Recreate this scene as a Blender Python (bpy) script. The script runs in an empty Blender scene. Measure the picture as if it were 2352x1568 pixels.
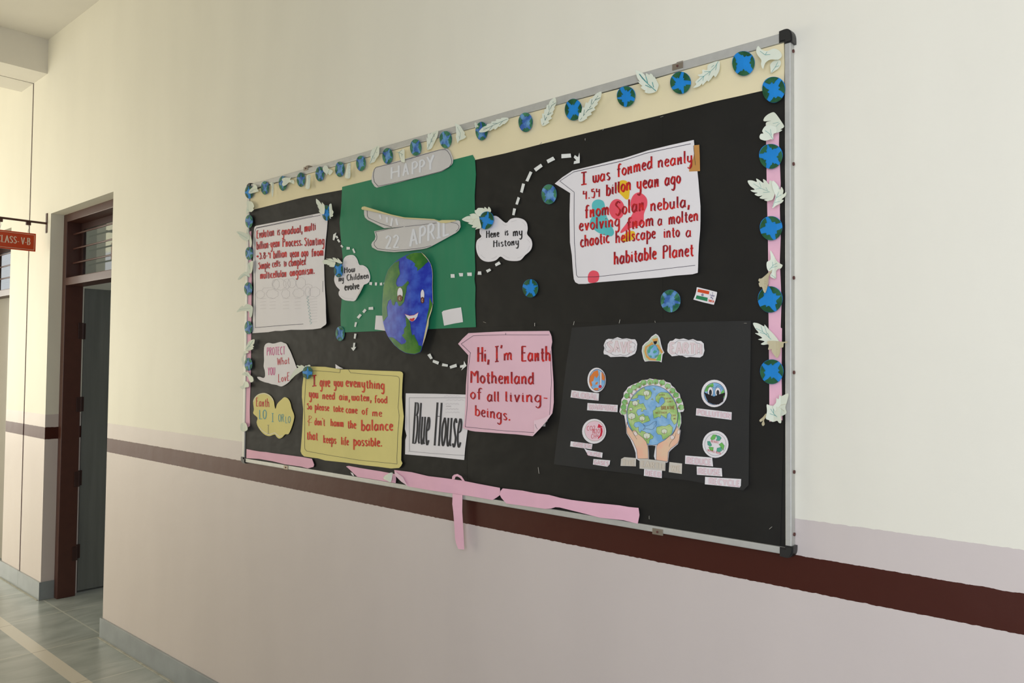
import bpy, bmesh, math, random
from mathutils import Vector, Matrix, noise
from mathutils.geometry import tessellate_polygon

# ------------------------------------------------------------------ camera
W, H = 2352, 1568
FPX, YAW, PIT, ROL, CD = 1810.89742, 0.735016121, 0.0317039298, 0.00930807793, 1.82194630
fw = Vector((-math.sin(YAW)*math.cos(PIT), math.cos(YAW)*math.cos(PIT), math.sin(PIT)))
_r = fw.cross(Vector((0, 0, 1))).normalized(); _u = _r.cross(fw)
rt = math.cos(ROL)*_r + math.sin(ROL)*_u
up = -math.sin(ROL)*_r + math.cos(ROL)*_u
CAM = Vector((0, -CD, 1.57))
S = bpy.context.scene
COL = S.collection
cd = bpy.data.cameras.new('camera'); cam = bpy.data.objects.new('camera', cd); COL.objects.link(cam)
cd.sensor_fit = 'HORIZONTAL'; cd.sensor_width = 36; cd.lens = FPX*36/W
cd.clip_start = 0.02
cam.matrix_world = Matrix(((rt.x, up.x, -fw.x, CAM.x), (rt.y, up.y, -fw.y, CAM.y), (rt.z, up.z, -fw.z, CAM.z), (0, 0, 0, 1)))
S.camera = cam

# ------------------------------------------------------------------ world, light, exposure
S.view_settings.view_transform = 'Standard'; S.view_settings.look = 'None'
S.view_settings.exposure = 0.0; S.view_settings.gamma = 1.0
S.view_settings.use_curve_mapping = False
wd = bpy.data.worlds.new('world'); S.world = wd; wd.use_nodes = True
bg = wd.node_tree.nodes['Background']; bg.inputs[0].default_value = (0.98, 0.97, 1.0, 1); bg.inputs[1].default_value = 1.03

def area(name, loc, direction, sx, sy, power, col):
    l = bpy.data.lights.new(name, 'AREA'); l.shape = 'RECTANGLE'; l.size = sx; l.size_y = sy
    l.energy = power; l.color = col
    o = bpy.data.objects.new(name, l); COL.objects.link(o)
    o.location = loc; o.rotation_euler = Vector(direction).to_track_quat('-Z', 'Z' if abs(direction[2]) < .9 else 'Y').to_euler()
    return o
# daylight through the open side of the corridor (bays either side of an added solid stretch) and its far end
area('daylight_near_bay', (1.8, -3.15, 1.75), (-.05, 1, 0), 4.6, 1.9, 107, (0.79, 0.85, 1.0))
area('daylight_far_bay', (-9.0, -3.15, 1.45), (0, 1, 0), 8.0, 2.0, 123, (1.0, 0.875, 0.56))
area('daylight_corridor_end', (-16.5, -1.4, 1.9), (1, .1, 0), 2.6, 3.2, 235, (1.0, 0.98, 0.84))
area('daylight_classroom', (-4.0, 5.6, 2.0), (-.45, -1, .0), 2.5, 1.8, 60, (0.9, 0.97, 1.0))
area('daylight_next_classroom', (-9.0, 5.6, 2.0), (0, -1, 0), 2.5, 1.8, 14, (0.9, 0.97, 1.0))

# ------------------------------------------------------------------ materials
def lin(c):
    c = c/255.0
    return c/12.92 if c <= .04045 else ((c+.055)/1.055)**2.4
def C(r, g, b, k=1.0): return tuple(min(.95, lin(x)*k) for x in (r, g, b))
MATS = {}
def M(name, rgb, rough=.8, nz=None, bump=None, spec=.3, metal=0.0, trans=0.0, alpha=1.0):
    m = bpy.data.materials.new(name); m.use_nodes = True
    nt = m.node_tree; b = nt.nodes['Principled BSDF']
    b.inputs['Base Color'].default_value = (*rgb, 1); b.inputs['Roughness'].default_value = rough
    b.inputs['Specular IOR Level'].default_value = spec; b.inputs['Metallic'].default_value = metal
    b.inputs['Transmission Weight'].default_value = trans; b.inputs['Alpha'].default_value = alpha
    if nz or bump:
        g = nt.nodes.new('ShaderNodeNewGeometry')
    if nz:
        sc, amt = nz[:2]
        t = nt.nodes.new('ShaderNodeTexNoise'); t.inputs['Scale'].default_value = sc; t.inputs['Detail'].default_value = 5
        if len(nz) > 2:
            mp = nt.nodes.new('ShaderNodeMapping'); mp.inputs['Scale'].default_value = nz[2]
            nt.links.new(g.outputs['Position'], mp.inputs[0]); nt.links.new(mp.outputs[0], t.inputs['Vector'])
        else:
            nt.links.new(g.outputs['Position'], t.inputs['Vector'])
        r = nt.nodes.new('ShaderNodeMapRange'); r.inputs[1].default_value = .25; r.inputs[2].default_value = .75
        r.inputs[3].default_value = 1-amt; r.inputs[4].default_value = 1+amt
        nt.links.new(t.outputs[0], r.inputs[0])
        mx = nt.nodes.new('ShaderNodeVectorMath'); mx.operation = 'SCALE'; mx.inputs[0].default_value = rgb
        nt.links.new(r.outputs[0], mx.inputs['Scale']); nt.links.new(mx.outputs[0], b.inputs['Base Color'])
    if bump:
        t2 = nt.nodes.new('ShaderNodeTexNoise'); t2.inputs['Scale'].default_value = bump[0]; t2.inputs['Detail'].default_value = bump[3] if len(bump) > 3 else 3
        if len(bump) > 2 and bump[2]:
            mp = nt.nodes.new('ShaderNodeMapping'); mp.inputs['Scale'].default_value = bump[2]
            nt.links.new(g.outputs['Position'], mp.inputs[0]); nt.links.new(mp.outputs[0], t2.inputs['Vector'])
        else:
            nt.links.new(g.outputs['Position'], t2.inputs['Vector'])
        bp = nt.nodes.new('ShaderNodeBump'); bp.inputs['Strength'].default_value = 1; bp.inputs['Distance'].default_value = bump[1]
        nt.links.new(t2.outputs[0], bp.inputs['Height']); nt.links.new(bp.outputs[0], b.inputs['Normal'])
    MATS[name] = m
    return m
def MX(name, c1, c2, scale, rough=.8, lo=.4, hi=.6):        # two paints mottled into each other
    m = M(name, c1, rough); nt = m.node_tree; b = nt.nodes['Principled BSDF']
    g = nt.nodes.new('ShaderNodeNewGeometry'); t = nt.nodes.new('ShaderNodeTexNoise'); t.inputs['Scale'].default_value = scale
    t.inputs['Detail'].default_value = 4; nt.links.new(g.outputs['Position'], t.inputs['Vector'])
    r = nt.nodes.new('ShaderNodeValToRGB'); r.color_ramp.elements[0].color = (*c1, 1); r.color_ramp.elements[1].color = (*c2, 1)
    r.color_ramp.elements[0].position = lo; r.color_ramp.elements[1].position = hi
    nt.links.new(t.outputs[0], r.inputs[0]); nt.links.new(r.outputs[0], b.inputs['Base Color'])
    return m

def wall_material():
    m = M('wall_paint', (.8, .8, .7), .45, spec=.4); nt = m.node_tree; b = nt.nodes['Principled BSDF']; L = nt.links.new
    g = nt.nodes.new('ShaderNodeNewGeometry'); sp = nt.nodes.new('ShaderNodeSeparateXYZ'); L(g.outputs['Position'], sp.inputs[0])
    n = nt.nodes.new('ShaderNodeTexNoise'); n.inputs['Scale'].default_value = 55; n.inputs['Detail'].default_value = 4; L(g.outputs['Position'], n.inputs['Vector'])
    def math_(op, a, bb):
        x = nt.nodes.new('ShaderNodeMath'); x.operation = op
        for i, v in enumerate((a, bb)):
            if isinstance(v, (int, float)): x.inputs[i].default_value = v
            else: L(v, x.inputs[i])
        return x.outputs[0]
    z = math_('ADD', sp.outputs[2], math_('MULTIPLY', math_('SUBTRACT', n.outputs[0], .5), .006))
    cream, pinkish, maroon = (.80, .775, .66), (.62, .553, .518), (.052, .0105, .0065)
    def mix(f, a, bb):
        x = nt.nodes.new('ShaderNodeMix'); x.data_type = 'RGBA'
        L(f, x.inputs[0])
        for i, v in ((6, a), (7, bb)):
            if isinstance(v, tuple): x.inputs[i].default_value = (*v, 1)
            else: L(v, x.inputs[i])
        return x.outputs[2]
    c = mix(math_('GREATER_THAN', z, 1.222), pinkish, cream)
    stripe = math_('MULTIPLY', math_('GREATER_THAN', z, 1.0573), math_('LESS_THAN', z, 1.137))
    c = mix(stripe, c, maroon)
    n2 = nt.nodes.new('ShaderNodeTexNoise'); n2.inputs['Scale'].default_value = 1.6; n2.inputs['Detail'].default_value = 6
    mp = nt.nodes.new('ShaderNodeMapping'); mp.inputs['Scale'].default_value = (2.2, 2, .7); L(g.outputs['Position'], mp.inputs[0]); L(mp.outputs[0], n2.inputs['Vector'])
    r = nt.nodes.new('ShaderNodeMapRange'); r.inputs[1].default_value = .3; r.inputs[2].default_value = .7; r.inputs[3].default_value = .97; r.inputs[4].default_value = 1.02
    L(n2.outputs[0], r.inputs[0])
    v = nt.nodes.new('ShaderNodeVectorMath'); v.operation = 'SCALE'; L(c, v.inputs[0]); L(r.outputs[0], v.inputs['Scale'])
    L(v.outputs[0], b.inputs['Base Color'])
    L(mix(stripe, (1.0, 1.0, 1.0), (1.0, .74, .64)), b.inputs['Specular Tint'])
    low = math_('LESS_THAN', z, 1.222)
    rg = nt.nodes.new('ShaderNodeMix'); rg.data_type = 'FLOAT'; L(low, rg.inputs[0]); rg.inputs[2].default_value = .6; rg.inputs[3].default_value = .44
    L(rg.outputs[0], b.inputs['Roughness'])
    n3 = nt.nodes.new('ShaderNodeTexNoise'); n3.inputs['Scale'].default_value = 9; n3.inputs['Detail'].default_value = 6; L(g.outputs['Position'], n3.inputs['Vector'])
    bp = nt.nodes.new('ShaderNodeBump'); bp.inputs['Distance'].default_value = .002; L(n3.outputs[0], bp.inputs['Height']); L(bp.outputs[0], b.inputs['Normal'])
    return m

def floor_material():
    m = M('stone_floor', (.3, .33, .3), .28, spec=.5); nt = m.node_tree; b = nt.nodes['Principled BSDF']; L = nt.links.new
    g = nt.nodes.new('ShaderNodeNewGeometry')
    sp = nt.nodes.new('ShaderNodeSeparateXYZ'); L(g.outputs['Position'], sp.inputs[0])
    n = nt.nodes.new('ShaderNodeTexNoise'); n.inputs['Scale'].default_value = 2.4; n.inputs['Detail'].default_value = 8; n.inputs['Distortion'].default_value = 1.2
    mp = nt.nodes.new('ShaderNodeMapping'); mp.inputs['Scale'].default_value = (2.6, .9, 1); mp.inputs['Rotation'].default_value = (0, 0, .35)
    L(g.outputs['Position'], mp.inputs[0]); L(mp.outputs[0], n.inputs['Vector'])
    r = nt.nodes.new('ShaderNodeValToRGB')
    r.color_ramp.elements[0].position = .3; r.color_ramp.elements[0].color = (*C(136, 142, 137), 1)
    r.color_ramp.elements[1].position = .7; r.color_ramp.elements[1].color = (*C(170, 175, 170), 1)
    L(n.outputs[0], r.inputs[0])
    br = nt.nodes.new('ShaderNodeTexBrick'); br.offset = 0; br.inputs['Scale'].default_value = 1
    br.inputs['Color1'].default_value = (0, 0, 0, 1); br.inputs['Color2'].default_value = (0, 0, 0, 1); br.inputs['Mortar'].default_value = (1, 1, 1, 1)
    br.inputs['Mortar Size'].default_value = .005; br.inputs['Brick Width'].default_value = .645; br.inputs['Row Height'].default_value = .78
    mp2 = nt.nodes.new('ShaderNodeMapping'); mp2.inputs['Location'].default_value = (.296, -.014, 0); L(g.outputs['Position'], mp2.inputs[0]); L(mp2.outputs[0], br.inputs['Vector'])
    mx = nt.nodes.new('ShaderNodeMix'); mx.data_type = 'RGBA'; L(br.outputs[0], mx.inputs[0]); L(r.outputs[0], mx.inputs[6]); mx.inputs[7].default_value = (*C(180, 182, 172), 1)
    f1 = nt.nodes.new('ShaderNodeMath'); f1.operation = 'COMPARE'; L(sp.outputs[1], f1.inputs[0]); f1.inputs[1].default_value = -.318; f1.inputs[2].default_value = .036
    br2 = nt.nodes.new('ShaderNodeTexBrick'); br2.offset = 0; br2.inputs['Scale'].default_value = 1
    br2.inputs['Color1'].default_value = (*C(208, 203, 188), 1); br2.inputs['Color2'].default_value = (*C(202, 196, 182), 1); br2.inputs['Mortar'].default_value = (*C(150, 142, 126), 1)
    br2.inputs['Mortar Size'].default_value = .003; br2.inputs['Brick Width'].default_value = .6; br2.inputs['Row Height'].default_value = 3
    L(g.outputs['Position'], br2.inputs['Vector'])
    mx2 = nt.nodes.new('ShaderNodeMix'); mx2.data_type = 'RGBA'; L(f1.outputs[0], mx2.inputs[0]); L(mx.outputs[2], mx2.inputs[6]); L(br2.outputs[0], mx2.inputs[7])
    L(mx2.outputs[2], b.inputs['Base Color'])
    return m

wallm = wall_material(); floorm = floor_material()
ceilm = M('ceiling_paint', C(230, 226, 216, .95), .8, (3, .03))
skirt = M('skirting_stone', C(138, 144, 146), .3, (7, .16), spec=.5)
groutm = M('grout', C(170, 168, 156), .8, (30, .2))
jointm = M('joint_filler', C(70, 44, 48), .9, (40, .4))
brown = M('brown_enamel', C(74, 43, 34), .38, (20, .08), spec=.45)
leafm = M('door_laminate', C(108, 110, 104), .4, (4, .18, (6, 6, .4)), spec=.5)
steel_d = M('hinge_metal', C(66, 46, 42), .4, metal=.3)
alu = M('brushed_aluminium', C(190, 190, 184), .5, (60, .05), metal=.35)
blackpl = M('black_plastic', C(36, 36, 35), .42, spec=.5)
rust = M('rusty_screw', C(96, 62, 56), .7, (120, .4))
zinc = M('zinc_clip', C(150, 140, 126), .45, metal=.6)
kblack = M('black_paper', C(28, 27, 24), .6, (6, .22), (9, .005, (1, 1, 1.6), 2), spec=.26)
kpost = M('charcoal_card', C(44, 44, 43), .62, (5, .12), (7, .004, None, 2), spec=.24)
creamp = M('cream_paper', C(236, 224, 184, .95), .7, (5, .05), (12, .002, (1, 1, 1.5), 2))
greenp = M('green_paper', C(30, 124, 86, 1.0), .6, (4, .08), (8, .004, (1.6, 1, .7), 2), spec=.35)
pinkp = M('pink_crepe', C(240, 188, 206, .95), .75, (9, .06), (20, .002, None, 2))
white = M('white_paper', C(236, 232, 232, .95), .7, (8, .03), (10, .0015, None, 2))
greyw = M('shaded_grey_paper', C(208, 205, 200, .95), .6, (9, .04))  # pale paper, the shade on the banners is put into its grey
yellowp = M('yellow_paper', C(228, 216, 138, .95), .7, (6, .05), (11, .002, None, 2))
pinkc = M('pink_card', C(238, 196, 208, .95), .7, (5, .05), (9, .002, None, 2))
pinkback = M('pink_card_back', C(240, 208, 218, .95), .7)
red = MX('red_brush_ink', C(206, 34, 30), C(142, 20, 34), 60, .6)
redor = MX('orange_red_ink', C(214, 62, 22), C(190, 30, 20), 60, .6)
inkb = M('black_ink', C(28, 24, 28), .6)
linek = M('fine_liner', C(44, 38, 56), .7)
pencil = M('pencil_line', C(192, 187, 188), .8)
wdash = M('white_dash_paper', C(232, 234, 228, .95), .75, (40, .05))
bblue = M('bright_blue_gouache', C(22, 130, 206), .6, (25, .08))
dgreen = MX('dark_green_gouache', C(18, 74, 44), C(40, 98, 62), 30, .6)
wblue = MX('blue_watercolour', C(52, 96, 168), C(104, 156, 200), 45, .6)
wgreen = MX('green_watercolour', C(26, 92, 66), C(70, 132, 96), 45, .6)
leafw = M('white_leaf_paper', C(226, 232, 214, .95), .7, (18, .04))
leaft = M('tan_leaf_back', C(196, 186, 152, .95), .7, (18, .06))
vein = M('teal_vein_ink', C(92, 160, 156), .7)
veind = M('dark_teal_vein_ink', C(62, 112, 106), .7)
eblue = MX('earth_face_blue', C(30, 50, 170), C(58, 92, 196), 24, .5)
egreen = MX('earth_face_green', C(38, 104, 34), C(74, 128, 40), 22, .5)
ecream = M('cream_card_edge', C(216, 204, 150, .95), .7)
brownk = M('brown_iris', C(116, 66, 36), .5)
outl = M('brown_outline', C(70, 40, 44), .6)
tongue = M('red_tongue', C(206, 60, 64), .6)
teal = M('teal_wash', C(92, 190, 190), .7, (20, .08)); yel = M('yellow_wash', C(232, 190, 44), .7, (20, .08)); rwash = M('coral_wash', C(232, 84, 100), .7, (20, .08))
cardb = M('brown_cardboard', C(190, 138, 74), .8, (14, .08))
magenta = M('magenta_pen', C(216, 92, 150), .7); crims = M('crimson_pen', C(200, 60, 70), .7); tealpen = M('teal_pen', C(96, 160, 170), .7)
greypen = M('grey_pen', C(160, 156, 130), .7)
dprint = M('black_print', C(46, 46, 50), .6)
bub = M('pink_bubble_outline', C(214, 150, 166), .7); bubf = M('pale_bubble_fill', C(232, 214, 216, .95), .7); bubt = M('tan_bubble_outline', C(190, 160, 128), .7); bubtf = M('pale_tan_bubble_fill', C(214, 206, 190, .95), .7)
stripg = M('greyish_label_paper', C(208, 202, 190, .95), .7, (20, .04))
faint = M('white_glue_lettering', C(226, 228, 230, .95), .6)
gtree = MX('tree_green', C(120, 180, 104), C(160, 204, 140), 60, .7)
gland = MX('land_green', C(150, 190, 110), C(188, 210, 142), 40, .7)
gsea = MX('sea_blue', C(118, 170, 214), C(150, 192, 224), 40, .7)
skin = MX('drawn_skin', C(230, 196, 164), C(236, 184, 156), 30, .7)
skino = M('drawn_tan', C(216, 160, 84), .7)
tbrown = M('trunk_brown', C(150, 84, 56), .7); nail = M('drawn_nail', C(236, 222, 214, .95), .7); palet = M('pale_tree', C(222, 228, 206, .95), .7)
orange = M('drawn_orange', C(220, 126, 58), .7); arr = M('arrow_red', C(206, 40, 64), .7); ppink = M('pale_pink', C(240, 206, 214, .95), .7)
grec = M('recycle_green', C(112, 186, 92), .7); trec = M('recycle_teal', C(84, 166, 140), .7)
saff = M('flag_orange', C(210, 78, 36), .6); gflag = M('flag_green', C(40, 128, 84), .6); navy = M('flag_navy', C(74, 66, 120), .6)
hood = M('hood_green', C(196, 210, 180, .95), .7)
signr = M('sign_red', C(196, 62, 12), .35, spec=.5); signe = M('sign_edge', C(140, 54, 90), .4); signt = M('sign_lettering', C(236, 216, 196, .95), .5)
silver = M('staple_steel', C(190, 188, 182), .35, metal=.7)
glassm = M('window_glass', (.86, .92, .92), .02, spec=.9, trans=.0)
_b = glassm.node_tree.nodes['Principled BSDF']; _b.inputs['Transmission Weight'].default_value = 1.0; _b.inputs['IOR'].default_value = 1.5
greyw2 = M('grey_door_panel', C(150, 146, 136), .45, (6, .04))
cyan = M('cyan_panel', C(120, 200, 190), .5)

# ------------------------------------------------------------------ object helpers
def tag(o, label=None, cat=None, group=None, kind=None):
    if label: o['label'] = label
    if cat: o['category'] = cat
    if group: o['group'] = group
    if kind: o['kind'] = kind
    return o
def link(name, me, mats, parent=None, loc=(0, 0, 0)):
    for m in mats: me.materials.append(m)
    o = bpy.data.objects.new(name, me); COL.objects.link(o)
    o.location = loc
    if parent: o.parent = parent
    return o
def boxes(name, bl, mat, parent=None, bevel=0.0, origin=(0, 0, 0)):
    bm = bmesh.new(); o = Vector(origin)
    for (a, b) in bl:
        g = bmesh.ops.create_cube(bm, size=1)['verts']
        c = (Vector(a)+Vector(b))/2-o; d = Vector(b)-Vector(a)
        for v in g: v.co = Vector((v.co.x*d.x, v.co.y*d.y, v.co.z*d.z))+c
    if bevel:
        bmesh.ops.bevel(bm, geom=bm.edges[:], offset=bevel, segments=2, affect='EDGES', profile=.6)
    me = bpy.data.meshes.new(name); bm.to_mesh(me); bm.free()
    return link(name, me, [mat], parent, (0, 0, 0) if parent else origin)
def empty(name, loc, label, cat, group=None, kind=None):
    o = bpy.data.objects.new(name, None); COL.objects.link(o); o.location = loc
    return tag(o, label, cat, group, kind)
def tube(name, pts, r, mat, parent=None, origin=(0, 0, 0), seg=8):
    bm = bmesh.new(); rings = []; o = Vector(origin); pts = [Vector(p) for p in pts]
    for i, p in enumerate(pts):
        t = (pts[min(i+1, len(pts)-1)]-pts[max(i-1, 0)]).normalized()
        a = t.orthogonal().normalized() if i == 0 else (rings[-1][1]-t*rings[-1][1].dot(t)).normalized()
        b = t.cross(a)
        rings.append(([bm.verts.new(p-o+r*(math.cos(2*math.pi*k/seg)*a+math.sin(2*math.pi*k/seg)*b)) for k in range(seg)], a))
    for (A, _), (B, _) in zip(rings, rings[1:]):
        for k in range(seg): bm.faces.new((A[k], A[(k+1) % seg], B[(k+1) % seg], B[k]))
    bm.faces.new(rings[0][0][::-1]); bm.faces.new(rings[-1][0])
    me = bpy.data.meshes.new(name); bm.to_mesh(me); bm.free()
    return link(name, me, [mat], parent, (0, 0, 0) if parent else origin)

# ------------------------------------------------------------------ the setting
def st(o, label): o['kind'] = 'structure'; o['label'] = label; o['category'] = 'building'; return o
ZC, TH = 3.785, .222
DT = 2.566
wb = [((-4.785, 0, 0), (5, TH, ZC)), ((-6.245, 0, 0), (-5.825, TH, ZC)), ((-6.66, 0, 0), (-6.268, TH, ZC)), ((-6.268, .02, 0), (-6.245, TH, ZC)),
      ((-5.825, 0, DT), (-4.785, TH, ZC)), ((-7.7, 0, DT), (-6.66, TH, ZC)), ((-17, 0, 0), (-7.7, TH, ZC))]
st(boxes('wall_back', wb, wallm), 'long cream corridor wall with maroon painted band that carries the notice board')
st(boxes('trim_1', [((-6.268, .004, .12), (-6.245, .02, 3.545))], jointm), 'dark expansion joint running up the wall pier between the two doorways')
st(boxes('floor', [((-17, -2.9, -.1), (5, 6, 0))], floorm), 'grey green polished stone corridor floor with cream border line')
st(boxes('ceiling', [((-17, -2.9, ZC), (5, 6, ZC+.15))], ceilm), 'plain cream corridor ceiling above the beams')
bm_ = boxes('trim_2', [((-6.247, -2.9, 3.548), (-5.97, 0, ZC)), ((-6.52, -2.9, 3.548), (-6.262, 0, ZC))], ceilm)
st(bm_, 'twin cream ceiling beams crossing the corridor beside the expansion joint')
sk = [((-4.797, -.012, 0), (5, 0, .113)), ((-6.25, -.012, 0), (-5.815, 0, .118)), ((-6.672, -.012, 0), (-6.25, 0, .118)), ((-5.825, 0, 0), (-5.815, .08, .118)),
      ((-17, -.012, 0), (-7.69, 0, .118)), ((-4.797, 0, 0), (-4.785, .1, .113))]
st(boxes('baseboard_back', sk, skirt, bevel=.002), 'grey stone skirting along the foot of the cream wall')
st(boxes('trim_3', [((-4.797, -.022, 0), (5, -.012, .004)), ((-6.66, -.02, 0), (-5.83, -.012, .003))], groutm), 'pale grout line between skirting and floor')
# open side of the corridor, behind the camera: parapets, piers and a solid stretch added to dim the middle
wf = [((-4.9, -3.0, 0), (5, -2.9, .95)), ((-17, -3.0, 0), (-4.9, -2.9, .15)), ((-4.9, -3.0, 1.0), (-.6, -2.9, ZC)), ((-17, -3.0, 3.4), (5, -2.9, ZC)), ((4.2, -3, 1), (5, -2.9, ZC)), ((-13, -3, 1), (-12.6, -2.9, ZC))]
st(boxes('wall_front', wf, wallm), 'unseen corridor parapet and piers with solid stretch added to dim the middle wall')
st(boxes('wall_right', [((5, -3.0, 0), (5.1, 6, ZC))], wallm), 'corridor end wall')
# classrooms behind the doors
st(boxes('wall_left', [((-6.35, TH, 0), (-6.15, 6, ZC))], wallm), 'partition wall between the two classrooms seen through the transom')
st(boxes('wall_rear', [((-17, 6, 0), (5.1, 6.1, ZC))], wallm), 'rear wall of the classrooms')
def door(idx, x0, x1, label, leaf_open):
    d = empty('door_%d' % idx, (x0, .08, 0), label, 'door', kind='structure'); o = (x0, .08, 0)
    for a in ((x0, x0+.06), (x1-.06, x1)):
        boxes('frame_post', [((a[0], .08, 0), (a[1], .194, DT))], brown, d, .004, o)
    boxes('top_rail', [((x0+.06, .08, 2.513), (x1-.06, .194, DT))], brown, d, .004, o)
    boxes('transom_rail', [((x0+.06, .08, 2.085), (x1-.06, .194, 2.137))], brown, d, .004, o)
    for z in (2.435, 2.336, 2.239): tube('transom_bar', [(x0+.05, .125, z), (x1-.05, .125, z)], .006, brown, d, o)
    boxes('window_sash', [((x0+.06, .170, 2.137), (x0+.10, .193, 2.513)), ((x1-.10, .170, 2.137), (x1-.06, .193, 2.513)), ((x0+.1, .170, 2.47), (x1-.1, .193, 2.513)), ((x0+.1, .170, 2.137), (x1-.1, .193, 2.16))], steel_d, d, .002, o)
    boxes('pane', [((x0+.1, .176, 2.16), (x1-.1, .18, 2.47))], glassm, d, 0, o)
    if leaf_open:
        lf = boxes('door_leaf', [((x0-.045, .229, .012), (x0-.008, 1.17, 2.082))], leafm, d, .003, o)
        for z0, z1 in ((1.73, 1.84), (1.236, 1.335), (.73, .833), (.237, .331)):
            boxes('hinge', [((x0-.006, .2225, z0), (x0+.004, .236, z1)), ((x0+.06, .168, z0), (x0+.0625, .195, z1)), ((x0+.001, .194, z0), (x0+.0625, .2, z1)), ((x0+.0005, .194, z0), (x0+.004, .2228, z1))], steel_d, lf, .002, o)
        h = tube('door_handle', [(x0-.008, 1.08, 1.0), (x0+.03, 1.08, 1.0), (x0+.03, 1.0, 1.0)], .008, steel_d, lf, o)
    return d
door(1, -5.825, -4.785, 'classroom doorway with brown frame, barred transom and dark leaf standing open inward', True)
d2 = door(2, -7.7, -6.66, 'second classroom doorway with barred transom behind the hanging class sign', False)
boxes('door_leaf', [((-7.64, .15, .01), (-6.89, .185, 2.085))], greyw2, d2, .003, (-7.7, .08, 0))
boxes('vision_panel', [((-6.89, .155, 1.62), (-6.72, .18, 1.80))], cyan, d2, 0, (-7.7, .08, 0))
boxes('lower_panel', [((-6.89, .155, 1.3), (-6.72, .18, 1.62))], navy, d2, 0, (-7.7, .08, 0))

# ------------------------------------------------------------------ pixel rays -> points on the real planes they lie in
BY = -.016                                   # front of the pin board
def ray(px, py): return (px-W/2)/FPX*rt-(py-H/2)/FPX*up+fw
def onY(px, py, Y):
    d = ray(px, py); return CAM+d*((Y-CAM.y)/d.y)
def onX(px, py, X):
    d = ray(px, py); return CAM+d*((X-CAM.x)/d.x)

def crom(pts, n=4, closed=True):
    out = []; N = len(pts)
    rng = range(N) if closed else range(N-1)
    for i in rng:
        if closed: p0, p1, p2, p3 = pts[i-1], pts[i], pts[(i+1) % N], pts[(i+2) % N]
        else: p0, p1, p2, p3 = pts[max(i-1, 0)], pts[i], pts[i+1], pts[min(i+2, N-1)]
        for k in range(n):
            t = k/n
            out.append(tuple(.5*(2*p1[j]+(p2[j]-p0[j])*t+(2*p0[j]-5*p1[j]+4*p2[j]-p3[j])*t*t+(3*p1[j]-p0[j]-3*p2[j]+p3[j])*t**3) for j in (0, 1)))
    if not closed: out.append(tuple(pts[-1]))
    return out
def ell(cx, cy, rx, ry, n=28, rot=0, egg=0.0):
    o = []
    for k in range(n):
        a = 2*math.pi*k/n; x, y = rx*math.cos(a), ry*math.sin(a); x *= 1+egg*math.sin(a)
        o.append((cx+x*math.cos(rot)-y*math.sin(rot), cy+x*math.sin(rot)+y*math.cos(rot)))
    return o
def Z(ox, oy, s): return lambda pts: [(ox+x/s, oy+y/s) for x, y in pts]

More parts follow.
